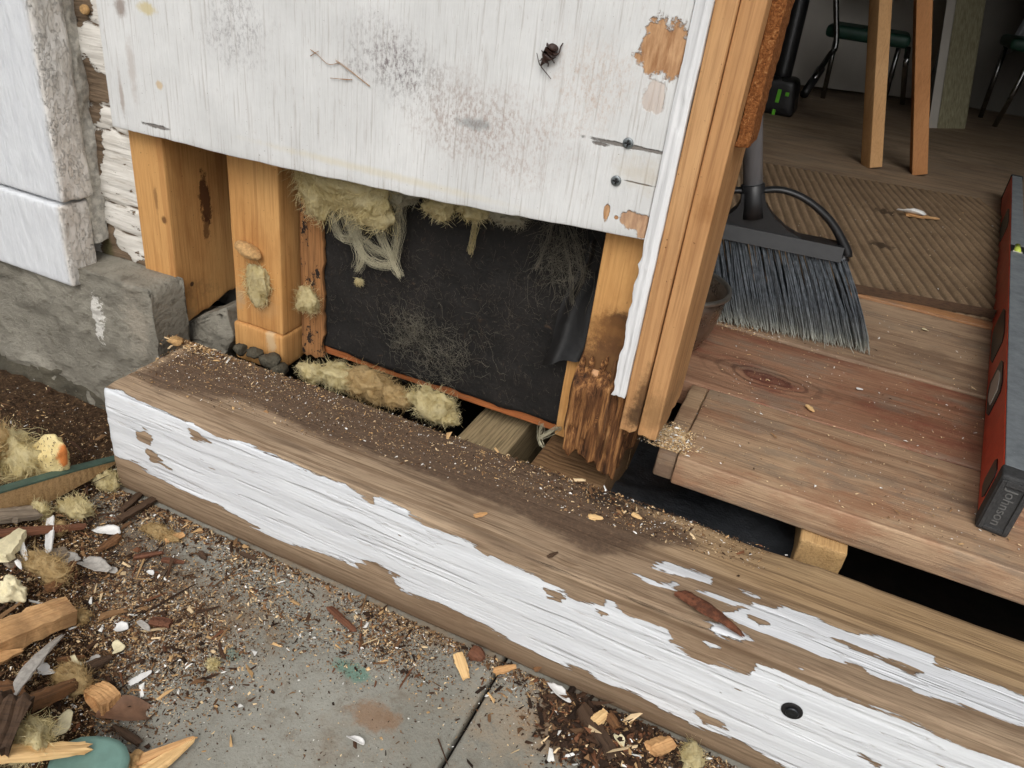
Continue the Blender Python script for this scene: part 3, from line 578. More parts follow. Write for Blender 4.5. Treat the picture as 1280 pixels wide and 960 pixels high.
# right stud (sound above, rotten below) as one stud with two parts
rx0, rx1 = P(757, 292, 'y', .16)[0], .5345
m4 = stud_mat('stud_right', 5.7, [(P(776, 402, 'y', .16), (.016, .1, .012), lin(40, 28, 22), .95, .6, .7), (P(776, 420, 'y', .16), (.045, .1, .03), lin(110, 74, 40), .9, .6, .6), (P(770, 470, 'y', .16), (.06, .1, .05), lin(96, 64, 38), .9, .5, .6)], ring=16, dist=3)
rs = thing('wall_stud', ((rx0+rx1)/2, .2, .0), 'right wall stud with a badly rotten, crumbling brown foot', 'stud')
V, F, N = gridbox((rx0, .16, .112), (rx1, .245, .80), (.003, .005, .005), .002); V = V+N*(fbm(V, (60, 60, 10), 3, 35)*.0007)[:, None]; V[:, 2] += sst(.14, .112, V[:, 2])*.022*fbm(V, (140, 30, 0), 3, 36)
mesh('sound_wood', V, F, m4, rs)
V, F, N = gridbox((rx0-.004, .150, .010), (.552, .235, .150), (.0016, .003, .0022), .004)
sp = fbm(V, (170, 150, 8), 4, 41, .6); sp2 = fbm(V, (55, 50, 12), 3, 42); pit = np.clip(fbm(V, (80, 70, 26), 3, 43)-.12, 0, 1)
dep = sst(.140, .085, V[:, 2]); front_ = N[:, 1] < -.3
V = V+N*((sp*.007+sp2*.006)*(.2+.8*dep)-pit*.026*dep)[:, None]
V[:, 1] = np.where(V[:, 1] < .19, np.maximum(V[:, 1], .150+.018*(1-dep)-.006*dep), V[:, 1])
V[:, 0] = .520+(V[:, 0]-.520)*(1-.22*(1-dep))-.004*(1-dep)
low = sst(.055, .010, V[:, 2]); V[:, 2] += low*(.020*fbm(V, (90, 60, 0), 3, 44)+.010*np.cos((V[:, 0]-rx0)/(.06)*3.))
g = G('rotten_wood'); n1 = g.noise(g.vec((1, 1, .06)), 200, 5, .7); n2 = g.noise(g.vec((1, 1, .25)), 60, 5, .7)
col = g.ramp(n1, [(.34, lin(44, 28, 18)), (.50, lin(104, 68, 40)), (.61, lin(158, 112, 68)), (.76, lin(206, 162, 112))]); col = g.mix(g.math('MULTIPLY', g.mr(n2, .52, .66), .6), col, lin(66, 42, 25))
for (px, py, r_) in ((758, 435, .0028), (747, 452, .003)): col = g.mix(g.spot(tuple(P(px, py, 'y', .155)), (r_, .1, r_), .3, .1), col, lin(14, 9, 6))
col = g.mix(g.math('MULTIPLY', g.spot(tuple(P(744, 462, 'y', .155)), (.008, .1, .009), .3, .6, 150), .8), col, lin(226, 176, 132))
M['rot'] = g.out(col, .85, g.bump(n1, .002), spec=.25)
mesh('rotten_foot', V, F, M['rot'], rs)
ROT = True
V, F = box((P(700, 500, 'y', .205)[0], .205, -.002), (rx0+.006, .2155, P(720, 452, 'y', .205)[2]+.004), .0015, .001, (60, 60, 20), .006, 8)
tag(mesh('wood_block', V, F, M['pine'], loc=(0, 0, 0)), 'small pine block between the black panel and the rotten stud foot', 'block')
# door jamb
jb = P(826, 548, 'y', SY)
jx0, jx1 = .5505, .588
jm = thing('door_jamb', ((jx0+jx1)/2, .19, .07), 'bare pine door jamb beside the broom with a white painted edge strip', 'door jamb')
m5 = stud_mat('jamb_board', 7.7, tone=((118, 74, 42), (186, 138, 90), (206, 162, 114)), spots=[(P(805, 500, 'y', SY), (.014, .2, .05), lin(86, 60, 36), .85, .8, .8), (P(800, 520, 'y', SY), (.02, .2, .02), lin(70, 50, 32), .8, .7, .8), (P(870, 75, 'y', SY), (.004, .1, .008), lin(90, 54, 26), .9, .5, .5), (P(880, 250, 'y', SY), (.012, .02, .02), lin(120, 74, 34), .3, .9, .9)], ring=20, dist=1.2)
def ragj(V):
    V = V.copy(); low = sst(.14, .07, V[:, 2]); V[:, 2] += low*low*.006*fbm(V, (200, 100, 0), 3, 6); V[:, 1] += low*.003*fbm(V, (120, 1, 20), 3, 7)*(V[:, 1] < .15); return V
for (lo, hi, s_, mm) in (((jx0, SY, .074), (.5675, .235, 1.2), 1, m5), ((.5683, SY+.004, .070), (jx1, .255, 1.2), 2, stud_mat('jamb_stop', 9.2, tone=((118, 74, 42), (186, 138, 90), (206, 162, 114)), spots=[(P(880, 265, 'y', SY), (.012, .02, .02), lin(120, 74, 34), .3, .9, .9), (P(815, 520, 'y', SY), (.02, .2, .03), lin(120, 90, 56), .6, .8, .8)], ring=24, dist=1.0))):
    V, F, N = gridbox(lo, hi, (.004, .005, .006), .0018); V = ragj(V+N*(fbm(V, (80, 80, 6), 3, 50+s_)*.0009)[:, None]); mesh('jamb_board', V, F, mm, jm)
g = G('sawn_bark_edge'); n1 = g.noise(None, 420, 5, .75); col = g.ramp(n1, [(.3, lin(96, 56, 28)), (.55, lin(168, 106, 58)), (.75, lin(216, 166, 110))]); M['sawn'] = g.out(col, .9, g.bump(n1, .004), spec=.2)
zc = P(902, 172, 'y', .19)[2]
V, F, N = gridbox((jx1+.0003, .165, zc), (jx1+.011, .215, 1.2), (.003, .003, .004), .001); V = V+N*(fbm(V, (300, 300, 200), 3, 9)*.0016)[:, None]
mesh('rough_sawn_stop', V, F, M['sawn'], jm)
# white strip
V, F, N = gridbox((.5362, SY-.0035, .112), (.5500, SY+.02, 1.2), (.0025, .003, .004), .001)
lw = sst(.27, .25, V[:, 2])*(V[:, 0] < .543); V[:, 0] += lw*.003*np.clip(fbm(V, (0, 0, 110), 4, 3)+.1, -.6, 1)+.0006*fbm(V, (0, 0, 60), 3, 4)
V[:, 2] += sst(.13, .112, V[:, 2])*.006*fbm(V, (200, 0, 0), 3, 5); V[:, 1] += -.002*(np.abs(V[:, 0]-.546) < .002)
g = G('white_strip'); n1 = g.noise(g.vec((1, 1, .05)), 200, 4, .6); M['strip'] = g.out(g.ramp(n1, [(.3, lin(206, 206, 206)), (.6, lin(232, 232, 232))]), .5, g.bump(n1, .0012), spec=.35)
mesh('white_edge_strip', V, F, M['strip'], jm)

# ------------------------------------------------------------------ left: corner post, peeling trim, foundation stones
CY = .10
def post_mat():
    g = G('post_paint'); sd_ = g.attr('side')
    n1 = g.noise(g.vec((1, 1, .25)), 130, 4, .6); n2 = g.noise(g.vec((1, 1, .45)), 60, 5, .7, .8); n3 = g.noise(None, 30, 4, .6)
    a = g.ramp(n1, [(.35, lin(209, 211, 214)), (.6, lin(217, 219, 221))]); b = g.ramp(n3, [(.3, lin(206, 200, 192)), (.7, lin(228, 225, 220))])
    b = g.mix(g.math('MULTIPLY', g.mr(n2, .62, .68), .4), b, lin(160, 148, 134))
    col = g.mix(sd_, a, b)
    fl_ = g.noise(g.vec((1, 1, .6), (3, 1, 0)), 75, 6, .72); fb_ = g.noise(g.vec((1, 1, .5), (8, 1, 0)), 150, 4, .7)
    step_ = g.math('ADD', g.mr(fl_, .47, .49), g.mr(fb_, .55, .565)); crk = g.math('MULTIPLY', g.math('MULTIPLY', g.mr(g.math('ABSOLUTE', g.math('SUBTRACT', fl_, .48)), .012, .0), g.mr(n3, .48, .6)), sd_)
    col = g.mix(g.math('MULTIPLY', g.math('MULTIPLY', g.math('SUBTRACT', 1., g.mr(fl_, .47, .49)), sd_), .35), col, lin(196, 188, 176))
    col = g.mix(g.math('MULTIPLY', crk, .4), col, lin(126, 114, 102))
    gap = g.mr(g.noise(g.vec((1, 1, .15), (7, 7, 7)), 90, 4, .65), .70, .73); col = g.mix(g.math('MULTIPLY', gap, .6), col, lin(140, 132, 124))
    nb = g.bump(n1, .0022); nb = g.bump(g.math('SUBTRACT', g.math('MULTIPLY', g.math('MULTIPLY', g.math('ADD', g.math('MULTIPLY', n2, .35), g.math('MULTIPLY', step_, .45)), sd_), 1.), g.math('ADD', g.math('MULTIPLY', crk, .5), gap)), .0030, nb)
    nb = g.bump(g.noise(g.vec((1, 1, .3), (5, 0, 0)), 45, 3, .5), .004, nb)
    return g.out(col, .5, nb, spec=.4)
M['post'] = post_mat()
zj = P(72, 258, 'y', CY)[2]; zb0 = P(92, 360, 'y', CY)[2]; xr = P(92, 360, 'y', CY)[0]
post = thing('corner_post', (xr-.09, CY+.04, zb0), 'thick white painted corner post with cracked paint at far left', 'post')
def postpart(name, lo, hi, seed, amp):
    V, F, N = gridbox(lo, hi, (.005, .004, .005), .004)
    side = sst(hi[0]-.006, hi[0]-.001, V[:, 0]); rough_ = fbm(V, (70, 70, 45), 4, seed)
    V = V+N*(rough_*(.0006+amp*.6*side))[:, None]
    o = mesh(name, V, F, M['post'], post, attrs={'side': side}); return o
postpart('shaft', (xr-.20, CY+.003, zj+.0035), (xr+.004, CY+.046, .9), 61, .0032)
postpart('plinth_block', (xr-.20, CY, zb0), (xr, CY+.041, zj), 62, .0022)
# caulk bead with torn edge between post and trim
V, F, N = gridbox((xr-.03, CY+.04, zj-.06), (xr-.002, CY+.068, .9), (.004, .004, .004), .004); V = V+N*(fbm(V, (60, 60, 40), 4, 66)*.006)[:, None]
mesh('caulk', V, F, plain('old_caulk', lin(206, 202, 192), .7, nscale=120, var=.45, bump=.002), post)
TY = .164
def tuv(px, py): q = P(px, py, 'y', TY); return (q[0], q[2])
tb = [[(80, -10), (112, -10), (115, 18), (98, 34), (88, 30)], [(94, 78), (110, 74), (124, 90), (137, 95), (138, 130), (104, 131), (98, 110)], [(104, 133), (122, 131), (127, 150), (112, 160)], [(110, 163), (128, 164), (131, 190), (126, 222), (119, 205)], [(118, 270), (139, 284), (147, 310), (160, 318), (166, 330), (186, 324), (190, 372), (140, 372), (130, 335)]]
V, F, N = gridbox((P(126, 340, 'y', TY)[0]-.01, TY, P(150, 364, 'y', TY)[2]), (-.0912, TY+.03, .9), (.0035, .004, .0035), .002)
tp = np.full(len(V), .02)
for s_ in tb: tp = np.minimum(tp, -sdf([tuv(*q) for q in s_], V[:, [0, 2]]))
cz = [tuv(115, yy_)[1] for yy_ in (132, 158, 245, 277, 30)]
ck = np.min([np.abs(V[:, 2]-c_-.004*fbm(V, (50, 0, 0), 3, i)) for i, c_ in enumerate(cz)], axis=0)
V = V+N*(fbm(V, (25, 25, 90), 4, 71)*.0010-.005*np.exp(-(ck/.0022)**2)*(N[:, 1] < -.5))[:, None]
low = sst(.06, .0, V[:, 2]); V[:, 2] += low*.008*fbm(V, (50, 30, 0), 3, 72); V[:, 1] -= .004*fbm(V, (12, 0, 25), 3, 73)
g = G('peeling_trim'); col, h = wood_nodes(g, 'x', lin(62, 50, 40), lin(112, 94, 76), lin(140, 120, 98), ring=30, seed=18, fine=.6, around='Z')
moss = g.spot((P(135, 320, 'y', TY)), (.012, .1, .05), .7, .8, 60); col = g.mix(g.math('MULTIPLY', moss, .7), col, lin(92, 90, 56))
n1 = g.noise(g.vec((.45, 1, 1)), 130, 5, .7); n2 = g.noise(g.vec((.3, 1, 1)), 60, 4, .6)
md = g.math('ADD', g.attr('paint'), g.math('MULTIPLY', g.math('SUBTRACT', n1, .5), .022)); tny = g.mr(g.noise(g.vec((.4, 1, 1), (9, 3, 3)), 110, 5, .72), .62, .635); mask = g.math('MULTIPLY', g.mr(md, -.0004, .0008), g.math('SUBTRACT', 1., tny)); mask = g.math('MULTIPLY', mask, g.mr(g.attr('crack'), .0008, .0022))
pc = g.ramp(n2, [(.3, lin(202, 196, 186)), (.65, lin(226, 222, 214))]); pc = g.mix(g.math('MULTIPLY', g.mr(g.noise(g.vec((.15, 1, 1)), 140, 4, .6), .6, .7), .5), pc, lin(166, 154, 138))
nb = g.bump(h, .0015); nb = g.bump(g.math('ADD', mask, g.math('MULTIPLY', n2, .35)), .0018, nb)
M['trim'] = g.out(g.mix(mask, col, pc), .65, nb, spec=.3)
tag(mesh('trim_board', V, F, M['trim'], loc=(0, 0, 0), attrs={'paint': tp, 'crack': ck}), 'narrow vertical trim board with cracked peeling cream paint beside the white post', 'trim board')
q = P(107, 12, 'y', TY-.002); tag(mesh('nail', *disc(q, .0052, (0.2, -1, .1), .004), M['cocoon'], loc=tuple(q)), 'round tan nail plug near the top of the peeling trim board', 'nail')
# foundation stones
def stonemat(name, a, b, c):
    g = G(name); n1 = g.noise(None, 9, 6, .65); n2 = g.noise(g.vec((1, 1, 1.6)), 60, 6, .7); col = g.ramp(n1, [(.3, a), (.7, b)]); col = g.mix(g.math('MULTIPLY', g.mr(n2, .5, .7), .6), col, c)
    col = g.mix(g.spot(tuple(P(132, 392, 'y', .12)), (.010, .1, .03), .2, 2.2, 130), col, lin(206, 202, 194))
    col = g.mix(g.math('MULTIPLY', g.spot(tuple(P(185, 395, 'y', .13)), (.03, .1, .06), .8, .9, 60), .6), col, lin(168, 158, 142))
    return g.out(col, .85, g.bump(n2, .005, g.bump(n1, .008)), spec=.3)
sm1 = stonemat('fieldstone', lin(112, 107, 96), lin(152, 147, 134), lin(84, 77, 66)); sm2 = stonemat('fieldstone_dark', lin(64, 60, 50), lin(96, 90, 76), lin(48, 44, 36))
def stone(outl, y, depth, mat, label, seed, amp=.008, tilt=0.):
    pts = np.array([P(px, py, 'y', y)[[0, 2]] for px, py in outl]); lo = pts.min(0)-.01; hi = pts.max(0)+.01
    c = pts.mean(0)
    V, F = ico(5); V = V.copy(); a = np.arctan2(V[:, 2], V[:, 0]); 
    ang = np.linspace(-np.pi, np.pi, 721); poly = pts-c; rad = []
    for t_ in ang:
        d = np.array([math.cos(t_), math.sin(t_)]); best = 0
        for k in range(len(poly)):
            p0, p1 = poly[k], poly[(k+1) % len(poly)]; e = p1-p0; den = d[0]*e[1]-d[1]*e[0]
            if abs(den) < 1e-9: continue
            s_ = (p0[0]*e[1]-p0[1]*e[0])/den; u = (p0[0]*d[1]-p0[1]*d[0])/den
            if s_ > 0 and -1e-6 <= u <= 1+1e-6: best = max(best, s_)
        rad.append(best)
    R_ = np.interp(a, ang, rad); rr = np.hypot(V[:, 0], V[:, 2]); k = np.minimum(1, rr**.8*1.0)
    sq = np.clip(rr/.92, 0, 1)
    W_ = np.stack([c[0]+np.cos(a)*R_*sq, y+depth*.5+np.sign(V[:, 1])*depth*.5*np.abs(V[:, 1])**.28, c[1]+np.sin(a)*R_*sq], 1)
    W_[:, 1] += tilt*(W_[:, 2]-c[1])
    n_ = fbm(W_, (24, 24, 30), 5, seed, .6); st = sst(0, .35, (fbm(W_+.02*W_[:, [2, 0, 1]], (9, 9, 15), 3, seed+5)*4) % 1.)*.9+.5*(1-np.abs(fbm(W_, (40, 40, 55), 4, seed+8, .6)))
    W_[:, 1] += (n_*amp+st*amp*.8)*(V[:, 1] < .3)*(1-.8*sst(.75, 1., rr)); W_[:, 0] += .004*fbm(W_, (40, 40, 40), 3, seed+2); W_[:, 2] += .004*fbm(W_, (40, 40, 40), 3, seed+3)
    return tag(mesh('foundation_stone', W_, F, mat, loc=(0, 0, 0)), label, 'stone', 'foundation stones')
stone([(-90, 320), (60, 330), (150, 360), (176, 368), (184, 420), (190, 470), (176, 530), (140, 590), (105, 540), (45, 492), (-60, 470)], .098, .075, sm1, 'large grey foundation stone below the white corner post', 81, .010)
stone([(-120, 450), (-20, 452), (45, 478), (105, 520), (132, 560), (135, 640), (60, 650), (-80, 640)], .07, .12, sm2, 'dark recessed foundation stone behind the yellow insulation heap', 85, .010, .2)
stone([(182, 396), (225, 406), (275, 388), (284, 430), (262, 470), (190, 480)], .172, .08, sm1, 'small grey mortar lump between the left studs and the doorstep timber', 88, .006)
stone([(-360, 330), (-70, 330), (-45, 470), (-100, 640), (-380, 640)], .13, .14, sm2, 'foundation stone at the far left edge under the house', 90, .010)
# pebbles in the gap
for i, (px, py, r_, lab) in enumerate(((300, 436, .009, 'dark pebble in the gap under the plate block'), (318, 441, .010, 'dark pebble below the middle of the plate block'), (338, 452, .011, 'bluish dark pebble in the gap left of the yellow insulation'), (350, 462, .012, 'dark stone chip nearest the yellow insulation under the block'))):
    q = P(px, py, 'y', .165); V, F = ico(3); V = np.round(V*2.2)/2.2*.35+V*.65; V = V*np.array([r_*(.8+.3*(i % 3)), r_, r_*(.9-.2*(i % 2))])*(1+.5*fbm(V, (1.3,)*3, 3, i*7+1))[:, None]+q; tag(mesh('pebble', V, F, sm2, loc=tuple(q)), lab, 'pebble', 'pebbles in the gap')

# ------------------------------------------------------------------ room things: broom, bowl, level, mat and what stands behind
A_, B_ = P(880, 392, 'z', FZ), P(1085, 435, 'z', FZ); bu = (B_-A_); bu[2] = 0; bu /= np.linalg.norm(bu); bn = np.array([-bu[1], bu[0], 0.]); up3 = np.array([0, 0, 1.])
def bp(px, py, back=0.): return Pn(px, py, A_+bn*back, bn)
broom = thing('broom', tuple((A_+B_)/2), 'grey and black push broom standing inside the doorway', 'broom')
h0, h1 = bp(941, 262), bp(941, 0); hd = (h1-h0)/np.linalg.norm(h1-h0)
gm = G('grey_handle'); n = gm.noise(gm.vec((1, 1, .1)), 60, 4, .6); M['handle'] = gm.out(gm.ramp(n, [(.3, lin(128, 128, 130)), (.7, lin(150, 150, 152))]), .42, gm.bump(n, .0003), spec=.5)
mesh('handle', *tubes([[h0+hd*.02, h0+hd*.4, h0+hd*1.1]], .0135, 24), M['handle'], broom)
head = mesh('socket', *tubes([[h0-hd*.01, h0+hd*.01, h0+hd*.036, h0+hd*.037]], np.array([[.0185, .0172, .0165, .0150]]), 24), M['black_plastic'], broom)
barpx_t = [(862, 262), (1052, 302)]; barpx_b = [(862, 286), (1052, 326)]
o3 = bp(945, 285); fr = (o3, bu, up3, bn)
def uvb(px, py): d = bp(px, py)-o3; return (d@bu, d[2])
tl, tr_, br_, bl_ = uvb(858, 266), uvb(1054, 306), uvb(1056, 324), uvb(858, 284)
V, F, N = gridbox((0, -.021, 0), (1, .021, 1), (.05, .012, .3), 0)
W_ = []
for (u, t_, w) in V:
    cu = tl[0]+(tr_[0]-tl[0])*u; lo_ = bl_[1]+(br_[1]-bl_[1])*u; hi_ = tl[1]+(tr_[1]-tl[1])*u
    W_.append(o3+bu*cu+up3*(lo_+(hi_-lo_)*w)+bn*t_*(1-.25*w))
mesh('head_bar', np.array(W_), F, M['black_plastic'], broom, smooth=False)
flare = [uvb(*p) for p in ((927, 240), (926, 250), (921, 258), (910, 267), (890, 272), (872, 274), (872, 284), (1030, 312), (1010, 300), (985, 286), (968, 270), (958, 255), (955, 240))]
mesh('head_web', *prism(flare[::-1], -.012, .012, fr), M['black_plastic'], broom, smooth=False)
loopR = smoothpath([bp(*p) for p in ((953, 238), (975, 237), (1000, 245), (1022, 260), (1040, 279), (1052, 300), (1059, 318), (1050, 324))], 30)
loopL = smoothpath([bp(*p) for p in ((930, 238), (912, 238), (892, 241), (874, 250), (860, 268))], 20)
for lp in (loopR, loopL):
    k = len(lp); s_ = np.linspace(0, 1, k); wv = .0045+.004*s_**2
    V, F = tubes([lp], 1., 10); V = V.reshape(k, 10, 3); V = lp[:, None, :]+(V-lp[:, None, :])*wv[:, None, None]; d = (V-lp[:, None, :])@bn; V = V+bn*(d[..., None])*.7
    mesh('head_loop', V.reshape(-1, 3), F, M['black_plastic'], broom)
gm = G('bristle'); tt = gm.attr('tip'); cb = gm.ramp(gm.noise(None, 160, 3, .6), [(.3, lin(58, 64, 70)), (.7, lin(116, 122, 128))]); M['bristle'] = gm.out(gm.mix(tt, cb, lin(186, 188, 176)), .4, None, spec=.5)
NT = 26
for row in (-1, 0, 1):
    for i in range(NT):
        f = (i+.5)/NT; a0 = np.array([bl_[0]+(br_[0]-bl_[0])*f, bl_[1]+(br_[1]-bl_[1])*f+.003]); p0 = o3+bu*a0[0]+up3*a0[1]+bn*row*.012
        e = A_*(1-f)+B_*f-bu*.012*(1-f)+bn*row*.022; e[2] = FZ+.0015
        paths = []; rad = []; n = 22
        for k in range(n):
            s_ = rng.normal(size=2)*.0016; w = rng.normal(size=2)*(.0042, .006); a = p0+bu*s_[0]+bn*s_[1]; b = e+bu*w[0]+bn*w[1]; b = b+up3*abs(rng.normal())*.004
            bow = bu*(f-.4)*.012+bn*row*.006
            ts = np.array([0, .3, .6, .85, .94, 1.]); pth = [a+(b-a)*t_+bow*math.sin(math.pi*t_)*.6 for t_ in ts]
            j = rng.normal(size=3)*.0022; j[2] = 0; pth[-1] = pth[-1]+j; pth[-2] = pth[-2]+j*.3
            paths.append(pth); rad.append([.00075]*4+[.0007, .0003])
        V, F = tubes(paths, np.array(rad)); tip = np.tile(np.repeat(np.array([0, 0, 0, .25, .75, 1.]), 3), n)
        mesh('bristle_tuft', V, F, M['bristle'], broom, smooth=True, attrs={'tip': tip})
# pan
bc = P(842, 352, 'z', FZ+.088)
def lathe(c, prof, seg=56):
    V = []; F = []
    for (r_, z_) in prof:
        for k in range(seg): a = 2*math.pi*k/seg; V.append((c[0]+r_*math.cos(a), c[1]+r_*math.sin(a), z_))
    for j in range(len(prof)-1):
        for k in range(seg): F.append([j*seg+k, j*seg+(k+1) % seg, (j+1)*seg+(k+1) % seg, (j+1)*seg+k])
    return np.array(V), F
z0 = FZ+.003
gm = G('dull_bowl_metal'); n = gm.noise(None, 18, 5, .7); c_ = gm.ramp(n, [(.3, lin(116, 98, 82)), (.7, lin(150, 136, 122))]); M['bowl'] = gm.out(c_, gm.mr(n, .3, .7, .22, .42), gm.bump(n, .0015), .75)
bowl = thing('bowl', (bc[0], bc[1], z0), 'dull brown metal bowl tucked behind the door jamb next to the broom', 'bowl')
mesh('bowl_body', *lathe(bc, [(.001, z0), (.045, z0), (.056, z0+.006), (.066, z0+.03), (.072, z0+.06), (.0745, z0+.082), (.0725, z0+.083), (.070, z0+.06), (.064, z0+.031), (.054, z0+.009), (.001, z0+.006)]), M['bowl'], bowl)
V, F = lathe(bc, [(.0725, z0+.081), (.0725, z0+.086), (.0755, z0+.089), (.0785, z0+.087), (.0790, z0+.083), (.0750, z0+.081), (.0725, z0+.081)])
mesh('rim', V, F, plain('bowl_rim', lin(150, 144, 134), .3, .8, nscale=40), bowl)
# spirit level
La, Lb = P(1220, 652, 'z', FZ), P(1252, 248, 'z', FZ); ld = Lb-La; LL = np.linalg.norm(ld); ld /= LL; ln_ = np.array([ld[1], -ld[0], 0.]); LH, LW = .066, .026
lv = thing('spirit_level', tuple((La+Lb)/2), 'long red box spirit level with a grey top lying across the threshold', 'spirit level')
def lf(V): V = np.asarray(V); return La+V[:, 0:1]*ld+V[:, 1:2]*ln_+V[:, 2:3]*up3
def lbox(name, lo, hi, mat, par=lv, r=.001, step=.2): V, F = box(lo, hi, r, step=step); return mesh(name, lf(V), F, mat, par, smooth=False)
gm = G('red_level_paint'); n = gm.noise(gm.vec((1, 1, 1)), 26, 6, .7); n2 = gm.noise(None, 140, 4, .7); c_ = gm.ramp(n, [(.3, lin(206, 66, 42)), (.7, lin(230, 88, 58))]); c_ = gm.mix(gm.math('MULTIPLY', gm.mr(n2, .56, .72), .45), c_, lin(150, 56, 40)); M['red'] = gm.out(c_, .45, gm.bump(n2, .0004), spec=.45)
gm = G('scuffed_aluminium'); n = gm.noise(None, 40, 6, .7); n2 = gm.noise(None, 300, 3, .7); c_ = gm.ramp(n, [(.3, lin(112, 118, 122)), (.7, lin(150, 156, 160))]); c_ = gm.mix(gm.math('MULTIPLY', gm.mr(n2, .6, .75), .5), c_, lin(190, 190, 188)); M['alu'] = gm.out(c_, .5, gm.bump(n2, .0003), .35)
vm = .92
body = lbox('body', (.012, 0, .0015), (LL-.012, LW, LH-.0015), M['red'])
lbox('top_rail', (.012, .0008, LH-.0012), (vm-.030, LW-.0008, LH+.0008), M['alu']); lbox('top_rail', (vm+.030, .0008, LH-.0012), (LL-.012, LW-.0008, LH+.0008), M['alu'])
vw = lbox('top_window', (vm-.0295, .001, LH-.001), (vm+.0295, LW-.001, LH-.0004), M['black_plastic']); V, F = tubes([[(vm-.024, LW/2, LH-.001), (vm+.024, LW/2, LH-.001)]], .006, 14); mesh('vial', lf(V), F, plain('vial_green', lin(190, 206, 90), .15, nscale=60, var=.1), vw)
lbox('vial_cap', (vm-.029, .005, LH-.0005), (vm-.018, LW-.005, LH+.0006), M['white_interior'], vw)
for (px0, px1, py0, py1, nm) in ((0, 0, 0, 0, 0),): pass
def lvx(px, py): q = Pn(px, py, La, ln_); return (q-La)@ld
def hexpart(nm, s0, s1, z0_, z1_, mat, out, par=lv, ch=.35):
    c = (s1-s0)*ch*.5; o_ = [(s0, z0_+.006), (s0+c, z0_), (s1-c, z0_), (s1, z0_+.006), (s1, z1_-.006), (s1-c, z1_), (s0+c, z1_), (s0, z1_-.006)]
    V, F = prism(o_, -out, .002, (La, ld, up3, ln_)); return mesh(nm, V, F, mat, par, smooth=False)
s_a, s_b = lvx(1240, 505), lvx(1246, 440)
hexpart('hand_hole', lvx(1240, 455), lvx(1246, 405), .010, .056, M['black_plastic'], .0012); w_ = hexpart('side_window', lvx(1236, 520), lvx(1242, 472), .010, .056, M['black_plastic'], .0014); hexpart('side_vial', lvx(1236, 513), lvx(1242, 478), .016, .050, M['white_interior'], .0022, w_, .7)
hexpart('end_slot', lvx(1230, 622), lvx(1236, 592), .014, .05, M['black_plastic'], .0012); hexpart('hand_hole', lvx(1252, 300), lvx(1254, 275), .010, .056, M['black_plastic'], .0012)
rub = plain('end_cap_rubber', lin(60, 60, 60), .75, nscale=260, var=.35, bump=.0008)
V, F, N = gridbox((-.012, -.0015, 0), (.0125, LW+.0025, LH+.0016), (.004, .004, .004), .003); cap = mesh('end_cap', lf(V), F, rub, lv)
lbox('cap_border', (-.0140, .0005, .004), (-.0115, .0045, LH-.003), rub, cap, .0006); lbox('cap_border', (-.0140, LW-.0035, .004), (-.0115, LW+.0005, LH-.003), rub, cap, .0006); lbox('cap_border', (-.0140, .0046, LH-.009), (-.0115, LW-.0036, LH-.003), rub, cap, .0006); lbox('cap_border', (-.0140, .0046, .004), (-.0115, LW-.0036, .008), rub, cap, .0006)
fc = bpy.data.curves.new('cap_text', 'FONT'); fc.body = 'Johnson'; fc.size = .0135; fc.extrude = .0007; fc.align_x = 'CENTER'; fc.align_y = 'CENTER'
fo = bpy.data.objects.new('cap_text', fc); COL.objects.link(fo); bpy.context.view_layer.update(); me = fo.evaluated_get(bpy.context.evaluated_depsgraph_get()).to_mesh()
tv = np.array([v.co[:] for v in me.vertices]); tf = [list(p.vertices) for p in me.polygons]; bpy.data.objects.remove(fo)
mesh('cap_lettering', La+np.outer(tv[:, 1], ln_)+np.outer(-tv[:, 0]+LH*.5-.001, up3)+np.outer(-.0122-tv[:, 2], ld)+ln_*LW*.5, tf, plain('cap_letter', lin(104, 104, 102), .6, nscale=200), cap, smooth=False)
V, F, N = gridbox((LL-.0125, -.0015, 0), (LL+.01, LW+.0025, LH+.0016), (.01, .01, .01), .003); mesh('end_cap', lf(V), F, rub, lv)
# mat
mo = P(1062, 366, 'z', FZ+.004); md_ = np.array([math.cos(math.radians(12)), math.sin(math.radians(12)), 0]); mn = np.array([-md_[1], md_[0], 0])
nx, ny = 420, 70; us = np.linspace(-.75, .50, nx); vs = np.linspace(0, .96, ny); Um, Vm = np.meshgrid(us, vs)
skew = Vm*-.02
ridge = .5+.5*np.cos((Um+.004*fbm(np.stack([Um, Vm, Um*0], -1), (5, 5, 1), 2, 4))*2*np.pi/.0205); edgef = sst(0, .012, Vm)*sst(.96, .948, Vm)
Zm = .004+(.0062*ridge**1.2*1.25)*edgef*(.75+.5*fbm(np.stack([Um, Vm, Um*0], -1), (9, 9, 1), 3, 9))+.0012*fbm(np.stack([Um, Vm, Um*0], -1), (160, 120, 1), 2, 12)
Vv = mo+Um[..., None]*md_+Vm[..., None]*mn; Vv[..., 2] = FZ+Zm; Vv = Vv.reshape(-1, 3)
low = Vv.copy(); low[:, 2] = FZ+.0005
rim = [j*nx for j in range(ny)]+[(ny-1)*nx+i for i in range(nx)]+[j*nx+nx-1 for j in range(ny)][::-1]+list(range(nx))[::-1]
Fm = gridfaces(nx, ny); n0 = len(Vv); extra = [low[i] for i in rim]; Fm += [[rim[k], rim[k+1], n0+k+1, n0+k] for k in range(len(rim)-1)]
